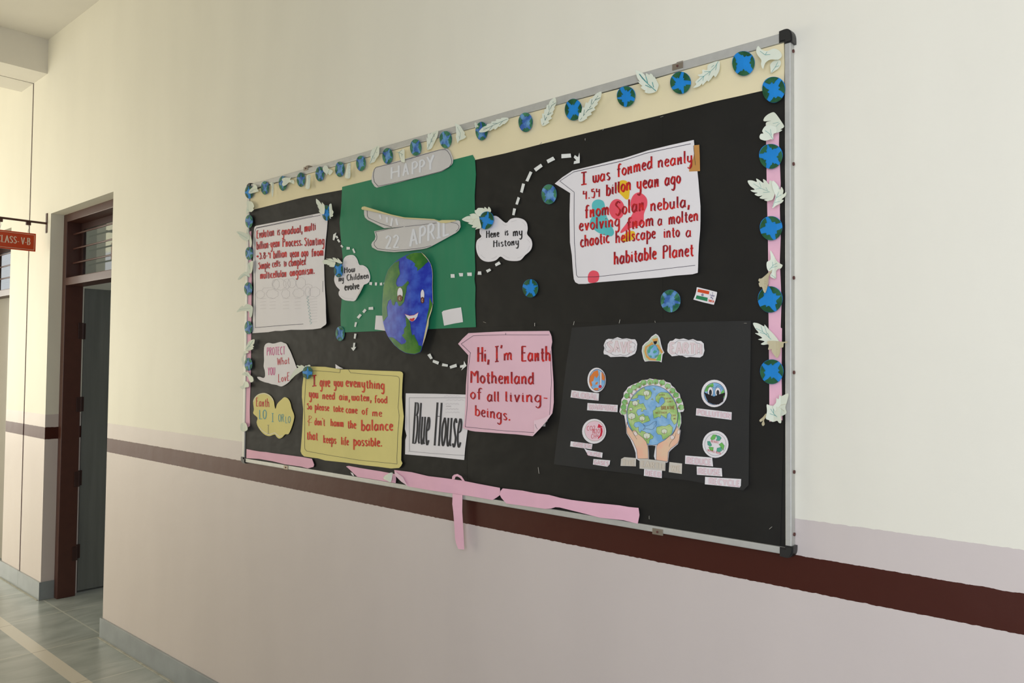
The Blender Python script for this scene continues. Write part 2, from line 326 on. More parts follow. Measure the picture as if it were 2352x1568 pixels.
# stroke letters: baseline 0, x-height 1, ascender / capital 2, descender -.8 ; 'c' smooth, 'l' straight
G = {
'a': (.85, [('c', (.62,.85),(.35,1),(.08,.6),(.1,.2),(.3,0),(.6,.3)), ('l', (.64,1),(.64,.12),(.8,.02))]),
'b': (.74, [('l', (.1,2),(.1,0)), ('c', (.1,.7),(.35,1),(.62,.7),(.6,.25),(.35,0),(.1,.12))]),
'c': (.66, [('c', (.58,.85),(.35,1),(.1,.65),(.12,.25),(.35,0),(.6,.15))]),
'd': (.85, [('c', (.6,.8),(.35,1),(.08,.6),(.1,.2),(.3,0),(.6,.3)), ('l', (.64,2),(.64,.1),(.8,.02))]),
'e': (.66, [('c', (.12,.5),(.5,.6),(.52,.9),(.3,1),(.1,.65),(.12,.25),(.35,0),(.6,.18))]),
'f': (.6, [('c', (.66,1.8),(.48,2),(.3,1.75),(.26,1.2),(.26,.5),(.26,-.1)), ('l', (.02,.98),(.52,.98))]),
'g': (.8, [('c', (.62,.85),(.35,1),(.08,.6),(.12,.2),(.35,.05),(.62,.3)), ('c', (.64,1),(.64,.2),(.62,-.5),(.38,-.8),(.12,-.6))]),
'h': (.82, [('l', (.1,2),(.1,0)), ('c', (.1,.7),(.4,1),(.6,.75),(.6,.3),(.62,.05),(.76,.02))]),
'i': (.36, [('l', (.14,1),(.14,.1),(.3,.02)), ('l', (.1,1.5),(.18,1.36))]),
'k': (.7, [('l', (.1,2),(.1,0)), ('l', (.6,1),(.14,.5),(.64,0))]),
'l': (.34, [('l', (.12,2),(.12,.1),(.28,.02))]),
'm': (1.1, [('l', (.1,1),(.1,0)), ('c', (.1,.65),(.35,1),(.5,.8),(.5,0)), ('c', (.5,.65),(.75,1),(.9,.8),(.9,.1),(1.05,.02))]),
'n': (.8, [('l', (.1,1),(.1,0)), ('c', (.1,.65),(.4,1),(.58,.75),(.58,.1),(.74,.02))]),
'o': (.72, [('c', (.36,1),(.1,.7),(.1,.3),(.35,0),(.6,.3),(.6,.7),(.36,1))]),
'p': (.76, [('l', (.12,1.35),(.12,-.75)), ('c', (.12,.7),(.38,1),(.64,.7),(.62,.25),(.38,0),(.12,.12))]),
'r': (.76, [('l', (.1,1),(.1,0)), ('l', (0,.02),(.24,.06)), ('c', (.1,.4),(.34,.75),(.5,1)), ('l', (.52,1),(.52,.0)), ('l', (.42,.06),(.7,.1))]),
's': (.62, [('c', (.54,.85),(.32,1),(.12,.8),(.32,.52),(.52,.28),(.35,0),(.08,.12))]),
't': (.56, [('l', (.25,1.65),(.25,.2),(.36,0),(.52,.08)), ('l', (.02,1),(.52,1))]),
'u': (.82, [('c', (.1,1),(.1,.3),(.3,0),(.58,.25)), ('l', (.6,1),(.6,.1),(.76,.02))]),
'v': (.68, [('l', (.08,1),(.3,.02),(.6,1))]),
'w': (1.02, [('c', (.08,1),(.1,.2),(.3,0),(.48,.25)), ('l', (.5,1),(.5,.2)), ('c', (.5,.25),(.7,0),(.9,.3),(.92,1))]),
'x': (.66, [('l', (.05,1),(.6,0)), ('l', (.58,1),(.05,0))]),
'y': (.8, [('c', (.1,1),(.1,.35),(.3,.1),(.58,.3)), ('c', (.6,1),(.6,.1),(.56,-.5),(.32,-.8),(.08,-.6))]),
'A': (1.0, [('l', (.08,0),(.48,2),(.9,0)), ('l', (.22,.7),(.76,.7))]),
'B': (.9, [('l', (.12,2),(.12,0)), ('c', (.12,2),(.55,1.95),(.66,1.5),(.5,1.1),(.14,1.05)), ('c', (.14,1.05),(.6,1.0),(.76,.5),(.58,.05),(.12,0))]),
'C': (.9, [('c', (.8,1.7),(.5,2),(.14,1.5),(.12,.6),(.42,0),(.8,.3))]),
'D': (.95, [('l', (.12,2),(.12,0)), ('c', (.12,2),(.6,1.85),(.82,1),(.6,.15),(.12,0))]),
'E': (.85, [('l', (.14,2),(.14,0)), ('l', (.1,2),(.72,1.96)), ('l', (.14,1.05),(.62,1.05)), ('l', (.1,0),(.76,.04))]),
'G': (.98, [('c', (.8,1.7),(.5,2),(.14,1.5),(.12,.6),(.45,0),(.82,.3)), ('l', (.82,.3),(.82,.9),(.52,.9))]),
'H': (.98, [('l', (.14,2),(.12,0)), ('l', (.8,2),(.8,0)), ('l', (.14,1.05),(.8,1.05))]),
'I': (.6, [('l', (.3,2),(.3,0)), ('l', (.06,2),(.54,2)), ('l', (.06,0),(.54,0))]),
'K': (.85, [('l', (.12,2),(.12,0)), ('l', (.74,2),(.14,.95),(.8,0))]),
'L': (.8, [('l', (.14,2),(.14,.02),(.76,.04))]),
'M': (1.2, [('l', (.12,0),(.14,2)), ('c', (.16,1.9),(.4,1.5),(.58,.9)), ('c', (.58,.9),(.78,1.7),(1.0,2)), ('l', (1.02,2),(1.04,0))]),
'N': (1.0, [('l', (.14,0),(.14,2),(.82,0),(.82,2))]),
'O': (1.0, [('c', (.5,2),(.14,1.5),(.14,.5),(.5,0),(.86,.5),(.86,1.5),(.5,2))]),
'P': (.85, [('l', (.14,2),(.12,0)), ('c', (.12,1.95),(.55,2),(.74,1.5),(.55,1.0),(.14,.95))]),
'R': (.92, [('l', (.14,2),(.12,0)), ('c', (.12,1.95),(.55,2),(.74,1.55),(.55,1.1),(.16,1.05)), ('l', (.4,1.05),(.84,0))]),
'S': (.85, [('c', (.74,1.7),(.45,2),(.14,1.6),(.42,1.08),(.74,.55),(.45,0),(.1,.3))]),
'T': (.9, [('l', (.46,2),(.46,0)), ('l', (.06,1.98),(.88,1.98))]),
'U': (.98, [('c', (.14,2),(.14,.5),(.48,0),(.82,.5),(.84,2))]),
'V': (.95, [('l', (.08,2),(.48,.02),(.88,2))]),
'W': (1.35, [('l', (.08,2),(.36,.02),(.66,1.6),(.96,.02),(1.26,2))]),
'Y': (.95, [('l', (.08,2),(.46,1)), ('l', (.88,2),(.46,1),(.46,0))]),
'2': (.8, [('c', (.1,1.6),(.4,2),(.66,1.6),(.5,.9),(.1,.05)), ('l', (.1,.04),(.74,.04))]),
'3': (.75, [('c', (.1,1.75),(.4,2),(.6,1.55),(.28,1.1)), ('c', (.28,1.1),(.68,.9),(.6,.15),(.3,0),(.06,.25))]),
'4': (.82, [('l', (.12,2),(.08,.95),(.64,.95)), ('l', (.62,1.7),(.6,0))]),
'5': (.78, [('l', (.6,2),(.16,2),(.14,1.2)), ('c', (.14,1.15),(.5,1.25),(.66,.7),(.5,.05),(.08,.2))]),
'8': (.78, [('c', (.38,1.1),(.12,1.55),(.38,2),(.62,1.55),(.38,1.1),(.08,.5),(.38,0),(.68,.5),(.38,1.1))]),
'&': (.85, [('c', (.2,1.75),(.5,2),(.72,1.5),(.4,.8),(.08,.3),(.3,0),(.8,.1)), ('l', (.3,2.1),(.26,-.9))]),
'.': (.4, [('l', (.14,.22),(.2,.0))]), ',': (.42, [('l', (.22,.25),(.12,-.4))]), "'": (.3, [('l', (.18,2.1),(.1,1.7))]),
'-': (.55, [('l', (.06,.62),(.48,.58))]), '~': (.6, [('c', (.04,.5),(.2,.8),(.36,.5),(.54,.8))]), ' ': (.55, []),
}
def text_ribbons(txt, x0, y0, x1, y1, xh, cap, serif=False, slant=0.0, gap=.15):
    adv = sum(G[c][0]+gap for c in txt)-gap
    sx = (x1-x0)/adv; out = []; u = 0
    def mp(ux, v):
        t = (u+ux)/adv
        h = v*xh if v <= 1 else xh+(v-1)*(cap-xh)
        return (x0+(u+ux)*sx+slant*h, y0+(y1-y0)*t-h)
    for c in txt:
        a, sts = G[c]
        for s in sts:
            p = list(s[1:])
            q = crom(p, 5, False) if s[0] == 'c' and len(p) > 2 else p
            out.append([mp(*w) for w in q])
            if serif and s[0] == 'l':
                for e, o in ((p[0], p[1]), (p[-1], p[-2])):
                    if abs(e[0]-o[0]) < .2*abs(e[1]-o[1]): out.append([mp(e[0]-.17, e[1]), mp(e[0]+.17, e[1])])
        u += a+gap
    return out
def ribbon_quads(pts, wx, wy, nib=0.0, square=True):
    """two sides of a stroke made with an elliptical pen tip wx wide, wy tall, turned by nib"""
    L, R = [], []; n = len(pts); cn, sn = math.cos(nib), math.sin(nib)
    for i, p in enumerate(pts):
        a = pts[max(i-1, 0)]; b = pts[min(i+1, n-1)]
        dx, dy = b[0]-a[0], b[1]-a[1]; l = math.hypot(dx, dy) or 1; dx /= l; dy /= l
        nx, ny = -dy, dx
        k = 1.0
        if 0 < i < n-1:
            e = (p[0]-a[0], p[1]-a[1]); m = math.hypot(*e) or 1
            k = min(1.6, 1/max(.35, abs((-e[1]/m)*nx+(e[0]/m)*ny)))
        rx, ry = nx*cn+ny*sn, -nx*sn+ny*cn
        h = math.sqrt((rx*wx)**2+(ry*wy)**2)/2*k
        L.append((p[0]+nx*h, p[1]+ny*h)); R.append((p[0]-nx*h, p[1]-ny*h))
    return L, R
def resample(pts, d):
    out = [pts[0]]
    for a, b in zip(pts, pts[1:]):
        n = max(1, int(math.hypot(b[0]-a[0], b[1]-a[1])/d))
        for k in range(1, n+1): out.append((a[0]+(b[0]-a[0])*k/n, a[1]+(b[1]-a[1])*k/n))
    return out

class Part:
    def __init__(s, name, sheet, parent=None): s.name = name; s.sh = sheet; s.parent = parent; s.v = []; s.f = []; s.mi = []; s.mats = []; s.kids = []
    def _m(s, m):
        if m not in s.mats: s.mats.append(m)
        return s.mats.index(m)
    def pt(s, p, e): s.v.append(s.sh.P(p[0], p[1], e)); return len(s.v)-1
    def poly(s, pts, m, e=.0004, smooth=0, grid=None):
        if smooth: pts = crom(pts, smooth)
        grid = grid or s.sh.grid
        bm = bmesh.new(); vs = [bm.verts.new((x, y, 0)) for x, y in pts]
        for t in tessellate_polygon([[Vector((x, y, 0)) for x, y in pts]]):
            try: bm.faces.new([vs[i] for i in t])
            except ValueError: pass
        xs = [p[0] for p in pts]; ys = [p[1] for p in pts]
        if grid and max(max(xs)-min(xs), max(ys)-min(ys)) > grid:
            for ax, lo, hi in ((0, min(xs), max(xs)), (1, min(ys), max(ys))):
                n = int((hi-lo)/grid)
                for k in range(1, n+1):
                    co = [0, 0, 0]; co[ax] = lo+(hi-lo)*k/(n+1); no = [0, 0, 0]; no[ax] = 1
                    bmesh.ops.bisect_plane(bm, geom=bm.verts[:]+bm.edges[:]+bm.faces[:], plane_co=co, plane_no=no)
        bm.verts.index_update(); bm.normal_update(); base = len(s.v); i = s._m(m)
        for v in bm.verts: s.v.append(s.sh.P(v.co.x, v.co.y, e))
        for f in bm.faces:
            q = [base+v.index for v in f.verts]
            if f.normal.z > 0: q.reverse()
            s.f.append(q); s.mi.append(i)
        bm.free()
    def line(s, pts, w, m, e=.0006, closed=False, wy=None, nib=0, d=9, smooth=0):
        if smooth: pts = crom(pts, smooth, closed)
        if closed: pts = list(pts)+[pts[0]]
        for q in range(1, len(pts)-1):          # a sharp turn is two strokes, not one bent one
            ax, ay = pts[q][0]-pts[q-1][0], pts[q][1]-pts[q-1][1]; cx, cy = pts[q+1][0]-pts[q][0], pts[q+1][1]-pts[q][1]
            if ax*cx+ay*cy < .25*math.hypot(ax, ay)*math.hypot(cx, cy) and math.hypot(ax, ay) > w*.5 and math.hypot(cx, cy) > w*.5:
                m1 = math.hypot(ax, ay); m2 = math.hypot(cx, cy); h1 = min(w, wy or w)*.5
                s.line(list(pts[:q])+[(pts[q][0]+ax/m1*h1, pts[q][1]+ay/m1*h1)], w, m, e, wy=wy, nib=nib, d=d)
                s.line([(pts[q][0]-cx/m2*h1, pts[q][1]-cy/m2*h1)]+list(pts[q+1:]), w, m, e+1e-5, wy=wy, nib=nib, d=d)
                return
        pts = resample(pts, d); L, R = ribbon_quads(pts, w, wy or w, nib); i = s._m(m)
        l = [s.pt(p, e) for p in L]; r = [s.pt(p, e) for p in R]
        for k in range(len(pts)-1): s.f.append([l[k], l[k+1], r[k+1], r[k]]); s.mi.append(i)
    def text(s, z, txt, x0, y0, x1, y1, xh, cap, m, wx=.27, wy=.13, nib=.35, e=.0008, **kw):
        (a, b), (c, d) = z([(x0, y0), (x1, y1)]); q = z([(0, 0), (0, 1)]); k = q[1][1]-q[0][1]
        n = max(1, sum(G[ch][0]+.12 for ch in txt)); cw = (c-a)/n
        if len(txt) > 1: i_ = min(wx*xh*k, cw*.34)*.45; a, c = a+i_, c-i_
        for j, r in enumerate(text_ribbons(txt, a, b, c, d, xh*k, cap*k, **kw)):
            s.line(r, min(wx*xh*k, cw*.34) if wx < .6 else wx*k, m, e+j*1e-5, wy=wy*xh*k, nib=nib, d=6)
    def kid(s, name):
        p = Part(name, s.sh, s); s.kids.append(p); return p
    def build(s, parent, org, thick=0):
        nf = len(s.f)
        if thick:
            n = len(s.v); cnt = {}
            for f in s.f[:]:
                for a, b in zip(f, f[1:]+f[:1]): cnt[(a, b)] = 1
            back = [v+Vector((0, thick, 0)) for v in s.v]; s.v = s.v+back
            for f, i in list(zip(s.f, s.mi)): s.f.append([q+n for q in reversed(f)]); s.mi.append(i)
            for (a, b) in list(cnt):
                if (b, a) not in cnt: s.f.append([b, a, a+n, b+n]); s.mi.append(0)
        me = bpy.data.meshes.new(s.name)
        me.from_pydata([v-org for v in s.v], [], s.f)
        for p, i in zip(me.polygons, s.mi): p.material_index = i
        me.update()
        s.o = link(s.name, me, s.mats, parent, (0, 0, 0) if parent else org)
        for k in s.kids:
            if k.f: k.build(s.o, org)
        return s.o
SHEETS = []
SPLIT = {'lettering': 'lettered_word', 'border_line': 'border_line', 'stitch_line': 'stitch_mark', 'paint_blobs': 'paint_blob', 'note': 'note_line'}
class Many:                                   # every word, line or blob drawn becomes a part of its own
    def __init__(s, base, name): s.b, s.n = base, name
    def text(s, *a, **k): s.b.kid(s.n).text(*a, **k)
    def line(s, *a, **k): s.b.kid(s.n).line(*a, **k)
    def poly(s, *a, **k): s.b.kid(s.n).poly(*a, **k)
def wav(a, sc=2.5, seed=0):
    return lambda u, v: a*(.5+.5*noise.noise((u*sc+seed*7.1, v*sc-seed*3.3, seed)))
class Sheet:
    def __init__(s, name, label, cat, outline, off, mat, lift=None, group=None, smooth=0, grid=16, thick=.0006, inset=False):
        s.inset = inset
        if smooth: outline = crom(outline, smooth)
        s.name, s.off, s.lift, s.grid, s.thick = name, off, lift, grid if lift else None, thick
        xs = [p[0] for p in outline]; ys = [p[1] for p in outline]; s.bb = (min(xs), min(ys), max(xs), max(ys))
        s.out = outline
        s.base = Part(name, s); s.base.poly(outline, mat, 0)
        s.info = (label, cat, group); SHEETS.append(s)
    def P(s, x, y, e=0):
        h = 0
        if s.lift:
            x0, y0, x1, y1 = s.bb
            h = s.lift(min(1, max(0, (x-x0)/(x1-x0))), min(1, max(0, (y-y0)/(y1-y0))))
        p = onY(x, y, BY-.0007-s.off-h-e)
        if s.inset: p.x = min(XR-.0157, max(XL+.0202, p.x)); p.z = min(ZT-.0242, max(ZB+.0172, p.z))
        return p
    def part(s, name):
        if name in SPLIT: return Many(s.base, SPLIT[name])
        return s.base.kid(name)
    def finish(s):
        x0, y0, x1, y1 = s.bb; org = s.P((x0+x1)/2, (y0+y1)/2)
        o = s.base.build(None, org, s.thick); tag(o, *s.info)
        return o

# ------------------------------------------------------------------ notice board
bo = (-1.99, BY, 1.75)
nb = empty('notice_board', bo, 'large wall notice board with aluminium frame covered in Earth Day craft papers', 'notice board')
XL, XR, ZB, ZT, YF = -3.232, -.7495, 1.1385, 2.3695, -.022
boxes('backing', [((XL+.006, BY, ZB+.006), (XR-.006, -.002, ZT-.006))], kblack, nb, 0, bo)
RL, RR, RT, RB = .0195, .015, .0235, .0165
for a, b in (((XL, YF, ZB+RB), (XL+RL, -.0005, ZT-RT)), ((XR-RR, YF, ZB+RB), (XR, -.0005, ZT-RT)), ((XL+RL, YF, ZT-RT), (XR-RR, -.0005, ZT)), ((XL+RL, YF, ZB), (XR-RR, -.0005, ZB+RB))):
    boxes('frame_rail', [(a, b)], alu, nb, .0025, bo)
for sx, sz, X, Zc in ((-1, 1, XL, ZT), (1, 1, XR, ZT), (-1, -1, XL, ZB), (1, -1, XR, ZB)):
    bm = bmesh.new(); wx_, wz_ = (RL if sx < 0 else RR), (RT if sz > 0 else RB)
    prof = [(0, 0)]+[((wx_+.0045)*math.sin(t*math.pi/16)**.8, (wz_+.006)*math.cos(t*math.pi/16)**.8 if t < 8 else 0) for t in range(9)]
    prof = [(0, 0), (-.013, 0), (-.013, wz_+.0045)]+prof[1:]+[(wx_+.0045, -.006), (0, -.006)]
    cx, cz = X-sx*(wx_-.0003), Zc-sz*(wz_-.0003)
    fr = [bm.verts.new(Vector((cx+sx*x, YF-.004, cz+sz*z))-Vector(bo)) for x, z in prof]
    bk = [bm.verts.new(Vector((cx+sx*x*1.03, -.0005, cz+sz*z*1.03))-Vector(bo)) for x, z in prof]
    n = len(prof); bm.faces.new(fr); bm.faces.new(bk[::-1])
    for k in range(n): bm.faces.new((fr[k], fr[(k+1) % n], bk[(k+1) % n], bk[k]))
    bmesh.ops.recalc_face_normals(bm, faces=bm.faces)
    bmesh.ops.bevel(bm, geom=[e for e in bm.edges if all(abs(v.co.y-(YF-.004-bo[1])) < 1e-5 for v in e.verts)], offset=.003, segments=2, affect='EDGES')
    me = bpy.data.meshes.new('corner_cap'); bm.to_mesh(me); bm.free(); link('corner_cap', me, [blackpl], nb)
for px, py, dz in ((703, 387, .012), (1557, 152, .012), (1511, 1221, -.004), (657, 1073, -.004)):
    p = onY(px, py, YF)
    boxes('mounting_clip', [((p.x-.016, YF-.002, p.z-.008), (p.x+.016, YF+.001, p.z+.008)), ((p.x-.005, YF+.001, p.z+min(0, dz)), (p.x+.014, -.0005, p.z+max(.004, dz)))], zinc, nb, .001, bo)
    tube('clip_screw', [(p.x, YF-.002, p.z), (p.x, YF-.004, p.z)], .003, rust, nb, bo)
for py in (118, 377, 638, 855, 1083, 1226):
    z = onY(1818, py, -.01).z
    tube('screw', [(XR-.001, -.009, z), (XR+.003, -.009, z)], .0042, rust, nb, bo)

ID = lambda p: p
# black sheets that cover the board: three above, four below the long seam
def seam(x): return 770-(x-575)*52/1226
def bot(x): return 1050+(x-561)*204/1232
def topk(x):
    pts = [(560, 484), (785, 434), (1092, 365), (1250, 327), (1386, 295), (1522, 261), (1700, 219), (1810, 194)]
    for (a, b), (c, d) in zip(pts, pts[1:]):
        if x <= c: return b+(d-b)*(x-a)/(c-a)
rnd = random.Random(4)
for i, (a, b, e, lab) in enumerate(((568, 785, .0006, 'black paper sheet behind the evolution card beside the green paper'), (782, 1522, .0009, 'wide black paper sheet behind the history cloud and green paper'), (1519, 1802, .0006, 'black paper sheet behind the flag sticker beside the pink strip with leaves'))):
    w = a+(2 if i else 4)
    Sheet('black_paper_sheet', lab, 'paper', [(a, topk(a)-12), ((a+b)/2, topk((a+b)/2)-12), (b, topk(min(b, 1809))-12), (b-1, (topk(b)+seam(b))/2), (b, seam(b)+4), (a, seam(a)+4), (w, (topk(a)+seam(a))/2)], e, kblack, inset=True)
for i, (a, b, e, lab) in enumerate(((561, 783, .0004, 'black paper sheet behind the two small bubbles and the left pink bottom strip'), (780, 1073, .0007, 'black paper sheet behind the yellow card and printed house sheet'), (1070, 1507, .0004, 'black paper sheet behind the pink earth card above the dangling ribbon'), (1504, 1800, .0007, 'black paper sheet under the right half of the charcoal poster'))):
    Sheet('black_paper_sheet', lab, 'paper', [(a+(9 if i == 0 else 0), seam(a)), (b, seam(b)), (b, (seam(b)+bot(b))/2), (b-(8 if i == 3 else 0), bot(b)-3), (a, bot(a)-2), (a+(5 if i == 0 else -1), (seam(a)+bot(a))/2)], e, kblack, inset=True)

# cream border paper along the top
Sheet('cream_border_strip', 'long cream paper strip along the top of the notice board', 'paper strip',
      [(566, 442), (610, 428), (655, 413), (730, 393), (847, 359), (955, 328), (1060, 299), (1158, 270), (1300, 235), (1468, 192), (1560, 163), (1640, 138), (1766, 107), (1801, 95), (1802, 150), (1801, 200), (1748, 209), (1700, 220), (1640, 233), (1522, 263), (1386, 296), (1250, 329), (1160, 352), (1092, 367), (960, 392), (785, 436), (700, 452), (583, 481), (575, 478)], .0016, creamp, inset=True)

# green central paper
gp = Sheet('green_paper_sheet', 'green paper sheet behind the smiling earth face and birthday style banners', 'paper',
           [(785.8, 429), (1000, 377), (1085.5, 355.5), (1090.7, 365), (1093, 400), (1090, 450), (1092, 520), (1090, 570), (1091.5, 620), (1089.5, 640), (1092, 660), (1091, 700), (1093, 751), (950, 757), (793, 763), (783, 758), (782, 723), (784.5, 690), (787, 590), (783, 550), (780, 511), (784, 470)], .0016, greenp, lambda u, v: .0012*math.sin(9*u)*math.sin(7*v)**2+.0012, grid=20)

# pink crepe strips
Sheet('pink_strip', 'pink crepe strip running up the far narrow side of the board beside the evolution card', 'paper strip', [(564, 534), (577, 530), (578, 640), (577, 760), (576, 850), (573.5, 940), (574, 978), (562, 985), (561, 960), (563, 820), (565, 640)], .0018, pinkp, inset=True)
Sheet('pink_strip', 'pink crepe paper strip with leaves and discs beside the right aluminium rail', 'paper strip', [(1759, 285), (1790, 284), (1789, 330), (1793, 420), (1791, 480), (1793, 545), (1791, 600), (1795, 690), (1793, 752), (1796, 754), (1795, 860), (1797, 965), (1767, 968), (1767, 880), (1766, 800), (1765, 700), (1764, 560), (1761, 420)], .0016, pinkp)
z5 = Z(540, 960, 4.2)
cr = lambda a, f, ph=0: (lambda u, v: a*(.5+.5*math.sin(f*u+ph))+a*.4*math.sin(math.pi*v))
Sheet('pink_strip', 'short pink crepe strip at the bottom corner under the yellow heart shaped cloud', 'paper strip', z5([(110, 298), (180, 312), (240, 322), (300, 327), (360, 337), (500, 355), (650, 375), (740, 392), (752, 420), (762, 450), (755, 470), (700, 485), (640, 468), (480, 445), (360, 415), (230, 393), (180, 390), (108, 385)]), .0030, pinkp, cr(.003, 14), inset=True)
s2 = Sheet('pink_strip', 'pink crepe strip with pointed torn end under the yellow card', 'paper strip', z5([(1070, 465), (1095, 460), (1200, 480), (1300, 496), (1400, 512), (1470, 525), (1550, 540), (1552, 590), (1548, 640), (1400, 613), (1180, 575), (1150, 540), (1110, 500)]), .0030, pinkp, cr(.0025, 9), inset=True)
s2.part('loose_flap').poly(z5([(1112, 522), (1135, 530), (1150, 560), (1130, 552)]), white, .0012)
s3 = Sheet('pink_strip', 'longest pink crepe strip at the bottom edge with a folded corner above the ribbon', 'paper strip',
           [(905.5, 1079), (945, 1084), (983, 1093), (1016, 1097), (1060, 1103), (1100, 1111), (1148, 1120), (1149, 1136), (1141, 1142), (1131, 1148), (1080, 1139), (1040, 1133), (990, 1126), (938, 1117), (922, 1105), (907, 1090)], .0062, pinkp, cr(.004, 17, 1))
s3.part('folded_corner').poly(z5([(1540, 512), (1620, 570), (1665, 655), (1600, 610), (1545, 555)]), pinkback, .004)
z6b = Z(1080, 1040, 3.0154)
Sheet('pink_strip', 'pink crepe strip with twisted middle at the bottom edge under the charcoal poster', 'paper strip', z6b([(225, 245), (290, 252), (360, 260), (450, 278), (545, 290), (620, 310), (700, 325), (860, 345), (1030, 362), (1100, 374), (1165, 380), (1172, 430), (1160, 490), (1060, 465), (900, 448), (760, 412), (620, 377), (590, 375), (560, 384), (520, 387), (400, 370), (250, 350), (215, 310), (205, 290), (210, 262)]), .0062, pinkp, cr(.004, 15, 2))
rb = Sheet('pink_ribbon', 'pink crepe ribbon dangling below the frame over the maroon wall band', 'ribbon', z5([(2098, 728), (2192, 742), (2190, 900), (2196, 1000), (2202, 1100), (2206, 1180), (2210, 1266), (2152, 1262), (2132, 1210), (2122, 1160), (2112, 1000), (2104, 900), (2095, 830)]), .010, pinkp, lambda u, v: .002*math.sin(6*v)+.004*v, grid=10)
rb.part('knot_loop').poly(z5([(2092, 588), (2095, 562), (2112, 545), (2145, 538), (2185, 560), (2215, 606), (2196, 606), (2170, 576), (2145, 562), (2126, 564), (2118, 590)]), pinkp, .004)

# ------------------------------------------------------------------ cards
def corner(cu, cv, a, r):                 # a corner that lifts off the board
    return lambda u, v: a*max(0, 1-math.hypot(u-cu, v-cv)/r)**2
def add(*fs): return lambda u, v: sum(f(u, v) for f in fs)

# evolution card
z1 = Z(540, 400, 3.92)
ev = Sheet('speech_card', 'white card with red writing about gradual evolution at the far end of the board', 'card', z1([(172, 482), (178, 470), (192, 463), (480, 408), (760, 350), (790, 360), (832, 418), (826, 500), (815, 600), (806, 720), (800, 800), (806, 1000), (815, 1150), (817, 1250), (821, 1340), (814, 1355), (795, 1367), (770, 1386), (700, 1396), (600, 1400), (500, 1400), (420, 1410), (360, 1410), (300, 1421), (155, 1431), (160, 1330), (166, 1200), (168, 1000), (162, 800), (160, 640)]), .0022, white, add(wav(.004, 2.5, 1), corner(1, 1, .012, .4), corner(0, 0, .004, .3)))
t = ev.part('lettering'); R = lambda *a, **k: t.text(z1, *a, red, **k)
for a in (('Evolution', 190, 578, 355, 552, 46, 68), ('is', 376, 551, 406, 546, 46, 68), ('gradual,', 415, 548, 612, 524, 44, 68), ('multi', 620, 520, 730, 500, 46, 68),
          ('billion-year', 190, 678, 405, 650, 46, 70), ('Process.', 422, 654, 612, 640, 46, 68), ('Starting', 618, 646, 808, 632, 48, 72),
          ('~3.8-4', 190, 766, 325, 756, 40, 56), ('billion', 340, 760, 470, 744, 46, 68), ('year', 490, 750, 580, 742, 46, 66), ('ago', 592, 745, 662, 736, 46, 66), ('from', 682, 740, 800, 732, 46, 66),
          ('Simple', 205, 856, 316, 845, 42, 58), ('cells', 330, 838, 410, 828, 40, 56), ('to', 434, 832, 465, 826, 40, 56), ('complex', 478, 830, 640, 815, 44, 62),
          ('multicellular', 222, 942, 466, 922, 42, 62), ('organism.', 488, 918, 722, 895, 44, 62)):
    R(*a)
b = ev.part('border_line')
b.line(z1([(182, 1380), (180, 900), (176, 520), (186, 490), (200, 484), (480, 428), (768, 368)]), .7, linek, wy=1.0)
b.line(z1([(188, 482), (480, 421), (700, 372)]), .7, linek, wy=.8); b.line(z1([(180, 1381), (400, 1362), (614, 1348)]), .7, linek, wy=.9); b.line(z1([(790, 960), (788, 1060)]), .6, linek)
sk_ = ev.part('pencil_sketch')
def cloud(cx, cy, rx, ry, n=7):
    return [(cx+rx*(1+.14*abs(math.sin(n*a/2)))*math.cos(a), cy+ry*(1+.16*abs(math.sin(n*a/2)))*math.sin(a)) for a in [2*math.pi*k/40 for k in range(40)]]
for c in ((400, 992, 55, 45), (465, 985, 28, 40), (510, 980, 34, 38), (590, 978, 40, 44), (365, 990, 30, 40), (225, 1082, 34, 32), (335, 1076, 50, 36), (455, 1076, 34, 36), (570, 1070, 46, 36), (655, 1060, 22, 42), (715, 1060, 45, 40)):
    sk_.line(z1(cloud(*c)), .45, pencil, closed=True)
sk_.line(z1([(245, 1045), (255, 1024), (330, 1020)]), .45, pencil); sk_.line(z1([(632, 995), (660, 988), (690, 1000), (695, 1020)]), .45, pencil)
for k in range(9): sk_.line(z1([(668, 1125+26*k), (740, 1118+26*k)]), .4, pencil)
for x in (310, 430, 535, 225):
    for k in range(4): sk_.line(z1([(x, 1120+30*k), (x+55, 1116+30*k)]), .4, pencil)
sk_.line(z1([(650+9*math.sin(k*.9)+k*.55, 1095+k*4.2) for k in range(62)]), .6, vein, d=1)

# large history card
z6 = Z(1060, 320, 4.055)
hb = Sheet('cardboard_tab', 'brown cardboard edge sticking out behind the large white speech card', 'cardboard', z6([(2120, 60), (2214, 50), (2218, 150), (2221, 295), (2120, 300)]), .0022, cardb, lambda u, v: .002)
hc = Sheet('speech_card', 'largest white speech card with red writing on how the planet was formed', 'card', z6([(1035, 290), (1240, 240), (1450, 186), (1500, 178), (1560, 160), (1730, 105), (1950, 52), (2163, 5), (2168, 60), (2185, 180), (2205, 380), (2225, 620), (2225, 760), (2222, 850), (2210, 980), (2205, 1080), (2203, 1180), (2200, 1242), (2150, 1256), (1990, 1268), (1850, 1285), (1550, 1308), (1250, 1332), (1160, 1345), (1090, 1346), (1060, 1330), (1046, 1300), (1036, 1200), (1028, 1080), (1010, 960), (1006, 700), (1012, 500), (940, 455), (868, 412), (940, 352)]), .0024, white, add(wav(.003, 2, 2), corner(1, .55, .010, .35), corner(0, .25, .006, .2), corner(1, 1, .008, .3)))
bl = hc.part('paint_blobs')
